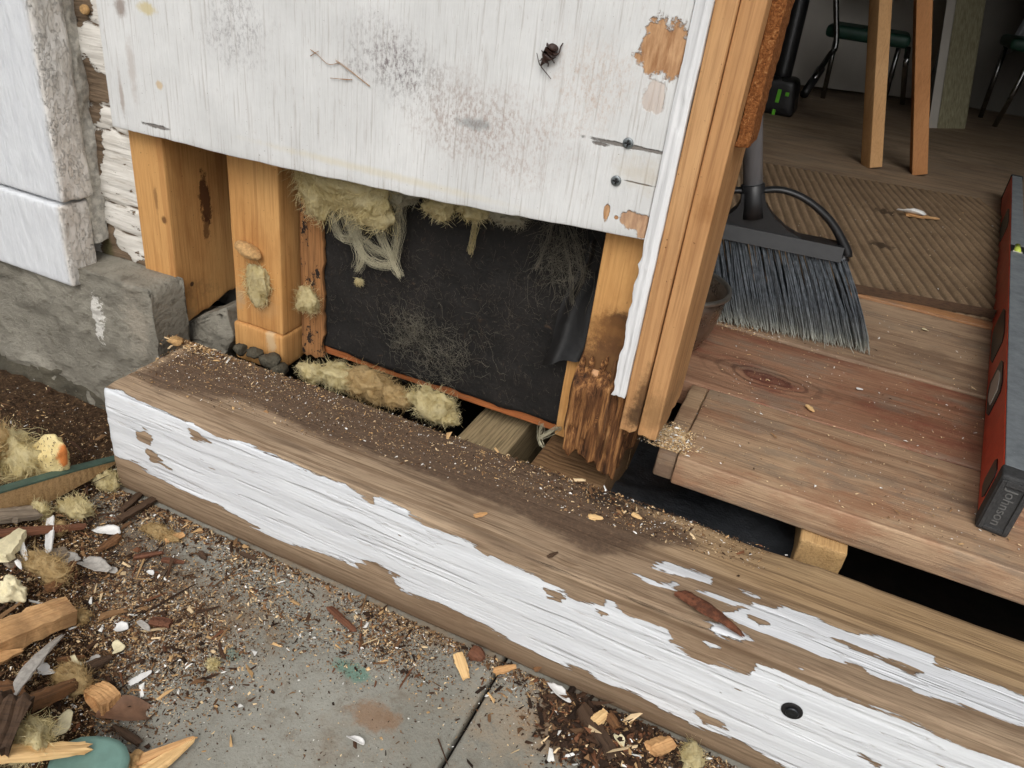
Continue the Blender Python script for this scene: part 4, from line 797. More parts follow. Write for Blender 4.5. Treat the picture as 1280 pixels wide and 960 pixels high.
gm = G('ribbed_mat'); n = gm.noise(None, 12, 5, .7); n2 = gm.noise(None, 420, 4, .75); c_ = gm.ramp(n, [(.3, lin(132, 110, 86)), (.7, lin(162, 138, 110))]); c_ = gm.mix(gm.math('MULTIPLY', gm.mr(n2, .45, .65), .5), c_, lin(100, 82, 64)); c_ = gm.mix(gm.math('MULTIPLY', gm.mr(gm.noise(None, 300, 2, .6), .70, .74), .6), c_, lin(170, 150, 122))
for (px, py) in ((1100, 310), (1105, 268)): c_ = gm.mix(gm.math('MULTIPLY', gm.spot(tuple(P(px, py, 'z', FZ)), (.03, .03, .1), .5, .8, 60), .75), c_, lin(40, 30, 24))
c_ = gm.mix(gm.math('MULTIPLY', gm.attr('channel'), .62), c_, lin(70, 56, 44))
M['mat'] = gm.out(c_, .95, gm.bump(n2, .002), spec=.1)
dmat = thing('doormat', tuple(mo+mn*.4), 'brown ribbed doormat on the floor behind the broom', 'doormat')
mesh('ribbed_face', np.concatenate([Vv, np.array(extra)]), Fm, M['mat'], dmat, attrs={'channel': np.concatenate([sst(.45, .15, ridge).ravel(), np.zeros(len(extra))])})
V = mo+np.array([u*md_+v*mn for u, v in ((-.75, -.001), (.5, -.001), (.5, .0015), (-.75, .0015))]); Vb = V.copy(); V[:, 2] = FZ+.006; Vb[:, 2] = FZ+.0057*0+.0005+FZ
mesh('rubber_edge', np.concatenate([Vb, V]), [[4, 5, 6, 7], [0, 1, 5, 4], [1, 2, 6, 5], [2, 3, 7, 6], [3, 0, 4, 7]], M['chip_dark'], dmat, smooth=False)
# sawhorse with two legs in view
FI = FZ-.006
def legbox(p0, p1, wd, dp, mat, name, par, tw=0.):
    p0, p1 = np.array(p0), np.array(p1); d = p1-p0; L = np.linalg.norm(d); d /= L; u = np.array([math.cos(tw), math.sin(tw), 0]); u = u-d*(u@d); u /= np.linalg.norm(u); w = np.cross(d, u)
    V, F, N = gridbox((0, 0, 0), (wd, dp, L), (.02, .02, .05), .002); V = V-np.array([wd/2, dp/2, 0]); V = V+N*(fbm(V, (30, 30, 6), 2, 3)*.0006)[:, None]
    return mesh(name, p0+V[:, 0:1]*u+V[:, 1:2]*w+V[:, 2:3]*d, F, mat, par)
l1, l2 = P(1089, 209, 'z', FI), P(1148, 218, 'z', FI)
sh = thing('sawhorse', ((l1+l2)/2), 'wooden sawhorse whose two pale legs stand on the room floor', 'sawhorse')
t1, t2 = P(1101, 0, 'y', l1[1]+.05), P(1154, 0, 'y', l2[1]+.05)
t1 = l1+(t1-l1)*1.25; t2 = l2+(t2-l2)*1.25
legbox(l1, t1, .038, .06, M['leg_wood'], 'leg', sh, .45); legbox(l2, t2, .042, .05, M['leg_wood2'], 'leg', sh, .1)
pt = (t1+t2)/2; V, F = box(pt+np.array([-.25, -.02, -.03]), pt+np.array([.25, .07, .03]), .002, step=.1); mesh('top_rail', V, F, M['leg_wood2'], sh)
# black cordless yard tool with lime marks
tq = P(968, 142, 'z', FI); tool = thing('power_tool', tuple(tq), 'black power tool with lime green marks leaning against the back wall', 'power tool')
V, F, N = gridbox((tq[0]-.10, tq[1]-.05, FI), (tq[0]+.075, tq[1]+.12, FI+.135), (.02, .02, .02), .022); V[:, 0] += -.15*(V[:, 2]-FI)*(V[:, 0] > tq[0]); hb = mesh('housing', V, F, M['black_plastic'], tool)
for (px, py, w, h_) in ((958, 116, .007, .022), (973, 120, .007, .024), (984, 118, .007, .007), (967, 140, .006, .010)):
    q = P(px, py, 'y', tq[1]-.051); V, F = box(q+np.array([-w, -.002, -h_]), q+np.array([w, .002, h_]), .001, step=.02); mesh('lime_mark', V, F, M['lime'], hb, smooth=False)
tb0 = P(978, 92, 'y', tq[1]+.04); tb1 = P(1000, 0, 'y', tq[1]+.12); mesh('shaft', *tubes([[tb0-np.array([0, 0, .03]), tb0, tb1, tb1+(tb1-tb0)*2.0]], .036, 16), M['black_plastic'], tool)
# leaning white panel
w0, w1 = P(985, 107, 'z', FI), P(1150, 127, 'z', FI); wd_ = (w1-w0)/np.linalg.norm(w1-w0); wn_ = np.array([-wd_[1], wd_[0], 0])
V, F, N = gridbox((-.25, 0, .01), (.72, .02, 1.3), (.2, .02, .2), .002); tag(mesh('panel_board', w0+V[:, 0:1]*wd_+(V[:, 1:2]+V[:, 2:3]*.06)*wn_+V[:, 2:3]*up3, F, M['white_interior'], loc=tuple(w0)), 'off-white panel board leaning at the back of the room behind the green chair', 'panel')
# green chairs with chrome legs
def chair(pxs, y, label, legs, zs=None):
    a, b = P(pxs[0][0], pxs[0][1], 'y', y), P(pxs[1][0], pxs[1][1], 'y', y); z = (a[2]+b[2])/2; w = b[0]-a[0]
    c = thing('chair', ((a[0]+b[0])/2, y+.2, FI), label, 'chair')
    V, F, N = gridbox((a[0], y, z-.022), (b[0], y+.40, z+.028), (.03, .03, .012), .02); mesh('seat', V, F, M['green_seat'], c)
    for path in legs:
        p = smoothpath([P(px, py, 'y', yy_) if zz_ is None else np.array((P(px, py, 'z', zz_))) for (px, py, yy_, zz_) in path], 24); mesh('leg', *tubes([p], .011, 12), M['chrome'], c)
    for sx_ in (a[0]+.03, b[0]-.03): mesh('leg', *tubes([[(sx_, y+.36, z-.01), (sx_+.02, y+.42, FI)]], .011, 12), M['chrome'], c)
    V, F, N = gridbox((a[0]+.02, y+.40, z+.18), (b[0]-.02, y+.43, z+.42), (.04, .02, .04), .012); mesh('backrest', V, F, M['green_seat'], c)
    return c
ch = chair(((1030, 45), (1140, 48)), 3.15, 'green vinyl chair with bent chrome legs behind the sawhorse', [[(1045, -60, 3.12, None), (1045, 0, 3.12, None), (1045, 55, 3.12, None), (1036, 70, 3.1, None), (1012, 106, 3.0, None), (1004, 120, 2.9, FI)], [(1135, 60, 3.15, None), (1131, 90, 3.15, None), (1128, 130, 3.15, FI)]])
mesh('foot_tube', *tubes([[P(1026, 86, 'y', 3.06), P(1005, 118, 'y', 2.92)]], .017, 12), M['black_plastic'], ch)
chair(((1262, 58), (1380, 70)), 3.5, 'dark green stool at the right edge behind the door slab', [[(1285, 80, 3.5, None), (1262, 125, 3.5, None), (1243, 158, 3.5, FI)]])
# door slab on edge
s0, s1 = P(1160, 160, 'z', FI), P(1206, 161, 'z', FI)
slab = thing('door_slab', tuple((s0+s1)/2), 'thick white and beige door slab standing on end at the back right', 'door slab')
tops = P(1184, 0, 'y', s0[1]+.1); tops2 = P(1232, 0, 'y', s1[1]+.1)
gm = G('layered_edge'); n = gm.noise(gm.vec((1, 1, .03)), 130, 3, .6); M['layers'] = gm.out(gm.ramp(n, [(.3, lin(128, 122, 94)), (.7, lin(176, 170, 140))]), .7, gm.bump(n, .002))
def quadprism(a0, a1, b0, b1, dy, mat, nm):
    D = np.array([.03, dy, 0]); V = [a0, b0, b0+D, a0+D, a1, b1, b1+D, a1+D]; return mesh(nm, np.array(V), [[0, 1, 5, 4], [1, 2, 6, 5], [2, 3, 7, 6], [3, 0, 4, 7], [4, 5, 6, 7], [3, 2, 1, 0]], mat, slab, smooth=False)
ex = 1.6
mid0 = s0+(s1-s0)*.24; T0 = s0+(tops-s0)*ex; T1 = s1+(tops2-s1)*ex; mid1 = T0+(T1-T0)*.24
quadprism(s0, T0, mid0-.002, mid1-.002, .10, M['white_interior'], 'white_face'); quadprism(mid0, mid1, s1, T1, .32, M['layers'], 'layered_edge')
# pleated plastic film bundle right of slab
pf = []; base = P(1222, 150, 'z', FI)
xs = np.linspace(-.03, .20, 60); zs = np.linspace(.30, 1.2, 14)
for z_ in zs:
    for x_ in xs: pf.append((base[0]+x_+.16*z_, base[1]+.15+.02*math.sin(x_*120), FI+z_+.02*math.sin(x_*60)*(z_ < .32)))
tag(mesh('plastic_curtain', np.array(pf), gridfaces(60, 14), plain('grey_film', lin(150, 152, 156), .35, nscale=20), loc=tuple(base)), 'grey pleated plastic film hanging behind the beige door slab', 'plastic film')

# ------------------------------------------------------------------ bug on the siding
bc0 = P(688, 69, 'y', SY)
def bq(px, py, off=.0035): return P(px, py, 'y', SY-off)
sk = [('tail', bq(695, 55), .0042), ('ab2', bq(692, 61, .005), .0068), ('ab1', bq(688, 67, .005), .0058), ('th', bq(683, 72, .005), .0050), ('neck', bq(680.5, 75.5, .0045), .0030), ('hd', bq(678.5, 78.5, .004), .0022)]
vs = [s[1] for s in sk]; rs_ = [s[2] for s in sk]; es = [(i, i+1) for i in range(5)]
def limb(root, pts, r0, r1):
    p = root
    for i, (px, py, off) in enumerate(pts):
        vs.append(bq(px, py, off)); t_ = (i+1)/len(pts); rs_.append(r0*(1-t_)+r1*t_); es.append((p, len(vs)-1)); p = len(vs)-1
limb(2, [(695, 69, .006), (699, 66, .005), (701, 58, .002), (704, 53.5, .0008)], .0013, .0006); limb(1, [(686, 58, .006), (684, 54, .002), (683.5, 58, .0008)], .0014, .0006)
limb(3, [(690, 74, .006), (693, 79, .001)], .0011, .0006); limb(3, [(679, 66, .006), (677, 63, .001)], .0011, .0006); limb(4, [(685.5, 79, .005), (685, 83.5, .001)], .001, .0005); limb(4, [(677, 74.5, .005), (674.5, 76, .001)], .001, .0005)
limb(5, [(676, 83, .005), (680, 88, .004), (685, 94, .002), (689, 99, .001)], .0007, .00035); limb(5, [(675, 82, .005), (673, 76, .004), (671, 66, .002)], .0007, .00035)
me = bpy.data.meshes.new('leaf_footed_bug'); me.from_pydata([tuple(np.array(v)-bc0) for v in vs], es, []); bugo = bpy.data.objects.new('leaf_footed_bug', me); COL.objects.link(bugo); bugo.location = tuple(bc0)
skm = bugo.modifiers.new('skin', 'SKIN'); 
for i, sv in enumerate(me.skin_vertices[0].data): sv.radius = (rs_[i]*.8, rs_[i]*.8)
me.skin_vertices[0].data[3].use_root = True
bugo.modifiers.new('sub', 'SUBSURF').render_levels = 2; me.materials.append(M['bug']); tag(bugo, 'dark brown leaf-footed bug sitting on the white siding board', 'bug')

# ------------------------------------------------------------------ glass wool
def ribbons(paths, w, R):
    paths = np.asarray(paths, float); n, k, _ = paths.shape; t = np.gradient(paths, axis=1); u = np.cross(t, R.normal(size=(n, 1, 3))); u /= np.maximum(np.linalg.norm(u, axis=2, keepdims=True), 1e-9)
    V = np.stack([paths-u*w[..., None], paths+u*w[..., None]], 2).reshape(-1, 3); b = (np.arange(n)[:, None]*k+np.arange(k-1)[None]).reshape(-1)*2
    return V, np.stack([b, b+1, b+3, b+2], -1)
def tuft(name, c, rad, mat, label, seed, nstr=120, slen=.02, down=.2, sub=4, rough=.55, group=None, smat=None):
    R = np.random.default_rng(seed); V, F = ico(sub); c = np.array(c, float); rad = np.array(rad, float); d = 1+rough*1.1*fbm(V, (1.7,)*3, 2, seed)+rough*.75*fbm(V, (4, 4, 4), 4, seed+3, .65)
    W_ = V*rad*(d*.95)[:, None]+c
    root = thing(name, tuple(c-np.array([0, 0, rad[2]*.7])), label, 'insulation', group)
    mesh('wool_body', W_, F, mat, root)
    if nstr:
        mr_ = float(np.mean(rad)); n = int(min(4200, 300+mr_*mr_*9e6*.36)); ids = R.integers(0, len(V), n); out = V[ids]/rad; out /= np.linalg.norm(out, axis=1, keepdims=True)
        flow = np.stack([fbm(W_[ids], (45,)*3, 2, seed+40+q) for q in range(3)], 1)*4+R.normal(size=(n, 3))*.6+np.array([0, 0, -down*1.6])
        tan = flow-out*(flow*out).sum(1, keepdims=True); tan /= np.maximum(np.linalg.norm(tan, axis=1, keepdims=True), 1e-6)
        lift = np.where(R.random(n) < .035, .5, .08)*R.random(n); L = (mr_*.6+.003)*(.35+R.random(n)); dr = tan+out*lift[:, None]; p = [W_[ids]-out*mr_*.03]
        for k in range(4): dr = dr+R.normal(size=(n, 3))*.55+np.array([0, 0, -.12*down]); p.append(p[-1]+dr/np.linalg.norm(dr, axis=1, keepdims=True)*(L/4)[:, None])
        w = np.repeat(np.array([[.00012, .0002, .0002, .00014, .00004]]), n, 0)*(.5+R.random((n, 1)))
        V2, F2 = ribbons(np.stack(p, 1), w, R); tag(mesh('wool_fibres', V2, F2, smat or mat, root), kind='stuff')
    return root
def wp(px, py, y): return P(px, py, 'y', y)
GI = 'glass wool in the wall opening'
t_ = tuft('insulation_tuft', wp(435, 226, .185), (.056, .016, .036), M['wool'], 'largest yellow insulation clump hanging under the siding with long strands', 1, 500, .03, .5, 5, group=GI)
tuft('insulation_tuft', wp(402, 235, .19), (.024, .012, .034), M['wool'], 'yellow insulation wisp at the left end under the siding, beside the torn plywood', 2, 200, .025, .5, group=GI)
tuft('insulation_tuft', wp(552, 258, .185), (.017, .012, .016), M['wool'], 'second hanging yellow insulation clump from the left under the siding', 3, 160, .02, .5, group=GI)
tuft('insulation_tuft', wp(592, 262, .185), (.018, .012, .010), M['wool'], 'third small insulation clump from the left under the siding', 4, 140, .015, .5, group=GI)
tuft('insulation_tuft', wp(635, 270, .19), (.018, .010, .009), M['wool_grey'], 'flat greyish insulation bit under the siding, left of the thin web', 5, 140, .02, .6, group=GI)
tuft('insulation_tuft', wp(500, 240, .19), (.020, .011, .012), M['wool_grey'], 'pale insulation bit wedged between the two yellow clumps under the siding', 12, 140, .02, .6, group=GI)
def bundle(paths_px, y, spread, n, seed, r=.00028, k=14, ys=.008):
    R = np.random.default_rng(seed); out = []
    for pp in paths_px:
        base = smoothpath([wp(px, py, y-ys*.4*math.sin(i*1.7+seed)) for i, (px, py) in enumerate(pp)], k)
        for i in range(n):
            off = R.normal(size=3)*spread; tw = np.cumsum(R.normal(size=(k, 3))*spread*.5, axis=0); sc = np.linspace(1., .45, k)[:, None]; out.append(base+(off+tw)*sc*np.array([1, .6, 1]))
    return tubes(np.array(out), r)
V, F = bundle([[(425, 245), (440, 290), (455, 320), (470, 330), (488, 332)], [(440, 260), (448, 300), (452, 325), (446, 338)], [(462, 255), (475, 290), (490, 325), (500, 345)], [(500, 250), (498, 290), (492, 330)], [(455, 300), (470, 312), (480, 318)], [(415, 265), (425, 295), (440, 300)]], .196, .0026, 60, 3, .00013)
tag(mesh('wool_strands', V, F, M['strand'], t_), kind='stuff')
web1 = cat_mesh([bundle([[(700, 280), (712, 330), (716, 380)], [(705, 270), (722, 310), (728, 345), (716, 372)], [(690, 275), (684, 300), (668, 338)]], .205, .0016, 9, 5, .00022), fibres(170, (698, 300), (20, 22), .03, .207, 15, .00016, .7, .8), fibres(120, (705, 335), (14, 16), .02, .207, 16, .00016, .9, .3)])
wb = thing('insulation_web', tuple(wp(700, 290, .2)), 'thin wispy fibre web hanging at the right of the black panel', 'insulation', GI)
web2 = cat_mesh([fibres(240, (512, 412), (15, 11), .028, .2125, 17, .00017, 1.0, .1, .006), fibres(220, (552, 440), (24, 18), .030, .2125, 18, .00017, 1.0, .1, .006), fibres(60, (545, 465), (30, 16), .02, .2125, 19, .00015, 1., .1)])
wb2 = thing('insulation_web', tuple(wp(540, 430, .209)), 'grey fibre web stuck to the middle of the black panel', 'insulation', GI)
tag(mesh('fibres', *web1, M['strand_grey'], wb), kind='stuff'); tag(mesh('fibres', *web2, M['strand_grey'], wb2), kind='stuff')
V, F = bundle([[(595, 275), (592, 295), (588, 316)]], .2, .0016, 30, 8); tag(mesh('insulation_strand', V, F, M['wool'], loc=tuple(wp(595, 275, .2))), 'short yellow insulation strand hanging between the third clump and panel centre', 'insulation', GI)
tuft('insulation_tuft', wp(323, 358, .182), (.018, .006, .026), M['wool'], 'yellow insulation patch on the second stud below the cocoon', 7, 160, .02, .4, group=GI)
tuft('insulation_tuft', wp(384, 376, .200), (.016, .010, .017), M['wool'], 'small yellow insulation wad on the torn plywood strip', 8, 140, .014, .3, group=GI)
tuft('insulation_tuft', wp(449, 352, .211), (.005, .003, .004), M['wool'], 'tiny yellow insulation fleck on the left of the black panel', 21, 10, .006, group=GI)
for i, (px, py, r_, mt, lab) in enumerate(((392, 466, (.020, .012, .010), 'wool', 'pale insulation wad in the gap left of the brownish heap'), (425, 472, (.028, .016, .016), 'wool', 'yellow insulation wad in the gap below the torn plywood'), (460, 482, (.030, .018, .018), 'wool_brown', 'brownish insulation heap in the gap under the black panel'), (495, 496, (.022, .015, .013), 'wool_brown', 'darker brown insulation wad right of the brownish heap'), (540, 505, (.026, .016, .022), 'wool', 'rightmost yellow insulation clump in the gap, beside the joist'), (560, 522, (.012, .010, .008), 'wool', 'small insulation crumb right of the rightmost gap clump'))):
    tuft('insulation_tuft', wp(px, py, .172), r_, M[mt], lab, 30+i, 170, .013, .1, group='glass wool in the floor gap')
# cocoon on the second stud, knot, staple
V, F = ico(4); q = wp(310, 313, .179); W_ = V*np.array([.018, .010, .0085])*(1+.14*fbm(V, (4, 4, 4), 3, 5))[:, None]; W_ = W_+q; W_[:, 2] -= (W_[:, 0]-q[0])*.25
tag(mesh('cocoon', W_, F, M['cocoon'], loc=tuple(q)), 'tan oval cocoon clinging to the second stud', 'cocoon')
q = wp(222, 441, .12); q[2] = .004; V, F = ico(3); tag(mesh('wood_lump', V*np.array([.010, .008, .006])*(1+.3*fbm(V, (2, 2, 2), 2, 3))[:, None]+q, F, M['cocoon'], loc=tuple(q)), 'small tan lump on the left end of the doorstep timber', 'wood lump')

# ------------------------------------------------------------------ loose pieces
def splinter(name, a, b, w, th, mat, label, cat, seed, t0=.8, t1=.3, group=None, bend=.0, jag=.25, rollz=0., parent=None):
    """broken wood sliver from a to b (its long axis is local x)"""
    R = np.random.default_rng(seed); a, b = np.array(a, float), np.array(b, float); d = b-a; L = np.linalg.norm(d); d /= L
    side = np.cross(up3, d); side /= max(np.linalg.norm(side), 1e-6); nz = np.cross(d, side); c, s = math.cos(rollz), math.sin(rollz); side, nz = side*c+nz*s, nz*c-side*s
    k, m = 14, 8; V = []; prof = [(-1, -.8), (-.3, -1), (.4, -.9), (1, -.7), (1, .5), (.35, 1), (-.4, .8), (-1, .6)]
    jit = R.normal(size=(m, 2))*.16; end0 = R.random(m)*jag*min(w, L*.4)*2.2; end1 = R.random(m)*jag*min(w, L*.4)*2.6
    for i in range(k):
        t_ = i/(k-1); wd = (t0+(1-t0)*min(1, t_*(1.05 if t0 < .2 else 3)))*(1-(1-t1)*max(0, (t_-.45)/.55)); hgt = bend*math.sin(math.pi*t_)
        for j, (pu, pv) in enumerate(prof):
            al = t_*L+(end0[j] if i == 0 else 0)-(end1[j] if i == k-1 else 0); n_ = R.normal()*.06
            V.append((al, (pu+jit[j, 0]+n_)*w*.5*wd, (pv+jit[j, 1]+n_)*th*.5*(wd*.6+.4)+hgt))
    F = [[i*m+j, i*m+(j+1) % m, (i+1)*m+(j+1) % m, (i+1)*m+j] for i in range(k-1) for j in range(m)]+[list(range(m))[::-1], list(range((k-1)*m, k*m))]
    me = mesh(name, np.array(V), F, mat, local=True, smooth=False)
    me.matrix_world = Matrix(((d[0], side[0], nz[0], a[0]), (d[1], side[1], nz[1], a[1]), (d[2], side[2], nz[2], a[2]), (0, 0, 0, 1)))
    if label: tag(me, label, cat, group)
    return me
def gs(p0, p1, w, th, mat, label, seed, up=.006, up1=None, name='wood_splinter', cat='splinter', **k):
    return splinter(name, Gp(*p0, up), Gp(*p1, up if up1 is None else up1), w, th, M[mat] if isinstance(mat, str) else mat, label, cat, seed, group='debris on the patio', **k)
def flake(name, c, rx, ry, mat, label, seed, rot=0., curl=.3, th=.0006, tilt=(0, 0), cat='paint flake', group='debris on the patio', even=False):
    R = np.random.default_rng(seed); n, m = 18, 5; ang = np.linspace(0, 2*np.pi, n, endpoint=False); key = (np.arange(5)+R.random(5)*.8)/5*2*np.pi; kr = .45+.85*R.random(5); rad = np.interp(ang, key, kr, period=2*np.pi)*(.9+.25*R.random(n))
    if even: rad = rad*0+1
    V = [[0, 0, 0]]
    for j in range(1, m+1):
        for k in range(n): r_ = rad[k]*j/m; V.append([rx*r_*math.cos(ang[k]), ry*r_*math.sin(ang[k]), 0])
    V = np.array(V); V[:, 2] = curl*(V[:, 1]**2)/max(ry, 1e-4)+.12*min(rx, ry)*fbm(V, (1/rx, 1/ry, 1), 2, seed)+V[:, 0]*tilt[0]+V[:, 1]*tilt[1]
    F = [[0, 1+k, 1+(k+1) % n] for k in range(n)]+[[1+(j-1)*n+k, 1+j*n+k, 1+j*n+(k+1) % n, 1+(j-1)*n+(k+1) % n] for j in range(1, m) for k in range(n)]
    top = V.copy(); top[:, 2] += th; N0 = len(V); F2 = [[i+N0 for i in f] for f in F]; F = [f[::-1] for f in F]; F += F2; o_ = 1+(m-1)*n; F += [[o_+k, o_+(k+1) % n, N0+o_+(k+1) % n, N0+o_+k] for k in range(n)]
    o = mesh(name, np.concatenate([V, top]), F, mat, local=True); o.location = tuple(c); o.rotation_euler = (0, 0, rot); return tag(o, label, cat, group)
def gf(px, py, rx, ry, mat, label, seed, up=.004, **k): return flake(k.pop('name', 'paint_flake'), Gp(px, py, up), rx, ry, M[mat], label, seed, **k)

# green painted offcut: wedge with painted top
ga, gb = Gp(-60, 640, .03), Gp(152, 577, .012); gd = gb-ga; gl = np.linalg.norm(gd); gd /= gl; gsd = np.cross(up3, gd); gsd /= np.linalg.norm(gsd); gn = np.cross(gd, gsd)
gw = thing('painted_offcut', tuple(ga), 'green painted wedge-shaped board offcut against the end of the doorstep timber', 'offcut')
out_ = [(0, -.028), (gl*.45, -.026), (gl*.75, -.012), (gl, .004), (gl*.7, .006), (0, .006)]
V, F = prism(out_[::-1], -.002, .009, (ga, gd, up3, gsd)); mesh('wood', V, F, wood('offcut_wood', 'x', lin(110, 84, 52), lin(158, 126, 84), lin(182, 150, 108), ring=40, seed=22, fine=.5, specks=.5), gw, smooth=False)
V, F = prism([(gl+.001, .0043), (gl*.7, .0063), (0, .0063), (0, .0085), (gl*.7, .0085), (gl+.001, .0060)][::-1], -.0025, .0093, (ga, gd, up3, gsd)); mesh('green_paint', V, F, plain('green_paint', lin(74, 96, 84), .6, nscale=60, var=.3), gw, smooth=False)
# orange-skinned foam piece
q = Gp(60, 580, .026); gm = G('foam_piece'); n = gm.noise(None, 60, 5, .7); c_ = gm.ramp(n, [(.3, lin(206, 182, 120)), (.7, lin(226, 208, 156))]); c_ = gm.mix(gm.mr(gm.noise(None, 240, 4, .7), .57, .63), c_, lin(84, 62, 40)); c_ = gm.mix(gm.spot((.036, -.004, .020), (.010, .03, .030), .35, .7, 60), c_, lin(196, 118, 58)); M['foam'] = gm.out(c_, .8, gm.bump(n, .003))
V, F = ico(4); W_ = V*np.array([.026, .016, .040])*(1+.30*fbm(V, (2.2,)*3, 3, 9))[:, None]; W_[:, 0] += W_[:, 2]*.45; tag(mesh('foam_piece', W_+q, F, M['foam'], loc=tuple(q)), 'yellow foam lump with an orange skin behind the green offcut', 'foam', 'debris on the patio')
DG = 'insulation scraps on the patio'
for i, (px, py, u_, r_, mt, lab, ns) in enumerate(((15, 575, .015, (.040, .022, .030), 'wool', 'biggest yellow insulation heap against the dark stone', 350), (-20, 560, .02, (.035, .022, .030), 'wool_brown', 'brownish insulation heap at the left edge by the stone', 150), (135, 602, .008, (.013, .011, .012), 'wool', 'pale insulation scrap touching the lower left end of the timber', 120), (92, 636, .008, (.019, .011, .011), 'wool', 'yellow insulation scrap in front of the green offcut', 200), (50, 640, .008, (.010, .009, .011), 'wool', 'small insulation scrap beside the grey plank piece', 90), (60, 710, .010, (.026, .013, .012), 'wool_brown', 'tan fibrous insulation tuft left of the big splinter', 260), (198, 665, .004, (.022, .008, .005), 'wool_brown', 'flat tan insulation tuft near the foot of the timber', 180), (92, 850, .008, (.017, .012, .010), 'wool_brown', 'rusty brown fibre tuft beside the short wood chunk', 200), (15, 738, .014, (.016, .011, .013), 'cream_flake', 'smooth pale yellow foam bit at the left above the big splinter', 0), (36, 925, .010, (.016, .018, .012), 'wool', 'yellow insulation bit at lower left by the dark block', 60), (166, 955, .006, (.012, .009, .008), 'cocoon', 'rounded tan bit beside the forked pale splinter', 0), (266, 831, .003, (.006, .005, .004), 'wool', 'tiny lone yellow insulation puff on the grey slab', 40), (866, 948, .004, (.009, .014, .006), 'wool', 'pale yellow foam scrap at the bottom of the timber near the right', 20), (100, 770, .006, (.010, .006, .006), 'wool_brown', 'small tan fibre scrap right of the big splinter', 80), (70, 660, .006, (.012, .008, .006), 'wool_brown', 'small brown fibre scrap beside the white paint stick', 80))):
    tuft('insulation_scrap', Gp(px, py, u_), r_, M[mt], lab, 60+i, ns, .010, .0, group=DG)
gs((-40, 648), (52, 640), .022, .010, 'chip_grey', 'grey plank piece lying under the green offcut', 1, .012, t1=.9)
gs((-60, 820), (92, 758), .034, .020, 'pine_x', 'big split pine stick with an orange face at the left edge', 2, .022, .014, t0=1., t1=.85, jag=.4)
gs((-30, 832), (31, 812), .012, .006, 'pine_x', 'thin pointed splinter just below the big pine stick', 3, .014, t1=.15)
gs((-20, 938), (88, 938), .012, .005, 'pine_pale', 'lower prong of the pale forked splinter at the bottom left', 4, .016, t1=.5)
gs((-20, 945), (116, 934), .012, .006, 'pine_pale', 'long pale splinter with blunt end at the bottom left', 5, .020, t1=.6)
gs((248, 920), (135, 968), .012, .007, 'pine_x', 'narrow brown back half of the split fresh splinter at the bottom', 6, .008, t0=.15, t1=.9)
gs((246, 922), (178, 972), .017, .008, 'pine_pale', 'fresh pale pointed pine splinter at the bottom beside the teal piece', 7, .008, t0=.12, t1=1.)
gs((112, 880), (143, 862), .022, .013, 'pine_x', 'short chunky broken wood piece near the curled leaf', 8, .010, t0=1., t1=.9, jag=.5)
gs((20, 885), (98, 852), .016, .010, 'chip_brown', 'dark brown stick ending in the rusty fibre tuft', 9, .012, t1=.6)
gs((-40, 870), (36, 862), .020, .010, 'chip_brown', 'brown stick at the left edge above the dark block', 10, .012, t1=.7)
gs((-40, 905), (32, 912), .050, .036, 'chip_dark', 'dark chunky wood block at the lower left edge', 11, .020, t0=1., t1=.9)
gs((145, 652), (196, 622), .010, .006, 'chip_dark', 'dark bark stick lying against the foot of the timber', 12, .006, t1=.8)
gs((150, 640), (182, 612), .009, .005, 'chip_dark', 'short dark sliver close to the lower left end of the timber', 13, .005, t1=.6)
gs((165, 697), (206, 690), .007, .004, 'chip_red', 'left one of two red-brown bark slivers on the slab', 14, .004, t1=.4)
gs((200, 699), (232, 703), .006, .003, 'chip_red', 'right one of two red-brown bark slivers on the slab', 15, .003, t1=.4)
gs((250, 689), (258, 700), .007, .004, 'chip_dark', 'small black sliver on the slab near the timber', 16, .003)
gs((186, 776), (216, 780), .012, .005, 'chip_red', 'flat reddish bark chip in the sawdust', 17, .004, t1=.8)
gs((108, 836), (142, 820), .009, .004, 'chip_dark', 'dark sliver pointing at the white flake in the sawdust', 18, .005)
gs((70, 826), (108, 820), .006, .004, 'chip_brown', 'thin brown twig left of the dark sliver', 19, .007)
gs((160, 855), (190, 838), .007, .0015, 'white_flake', 'long white paint sliver on the sawdust', 20, .004, t1=.5, name='paint_sliver', cat='paint flake')
gs((63, 645), (60, 694), .011, .003, 'white_flake', 'white peeled paint stick standing out of the debris', 21, .010, .010, t1=.7, name='paint_sliver', cat='paint flake', rollz=.5)
gs((24, 676), (34, 702), .006, .002, 'white_flake', 'narrow bright white sliver left of the paint stick', 22, .012, .008, name='paint_sliver', cat='paint flake', rollz=.5)
gs((20, 700), (27, 712), .004, .002, 'white_flake', 'shortest white sliver below the narrow bright one', 23, .010, name='paint_sliver', cat='paint flake')
gs((-6, 700), (30, 662), .026, .012, 'cream_flake', 'cream chunk of broken wood at the left edge', 24, .014, t0=1., t1=.4, name='wood_chunk', cat='wood chunk')
gs((2, 706), (90, 690), .016, .005, 'chip_grey', 'flat grey wood strip below the white paint stick', 25, .005, t1=.8)
gs((-30, 668), (110, 657), .008, .005, 'chip_red', 'long thin reddish stick running below the yellow scraps', 26, .010, t1=.6)
gs((410, 758), (445, 790), .009, .004, 'chip_red', 'red-brown bark strip on the slab below the timber middle', 27, .004, t1=.7)
gs((572, 815), (584, 850), .010, .003, 'pine_pale', 'pale curled wood shaving standing near the slab joint', 28, .005, .004, t1=.6)
gs((616, 840), (647, 832), .008, .003, 'pine_x', 'orange wood sliver right of the pale shaving', 29, .005, t1=.4)
gs((668, 840), (686, 818), .007, .002, 'chip_brown', 'thorn-like brown sliver leaning on the timber', 30, .006, .022, t1=.08)
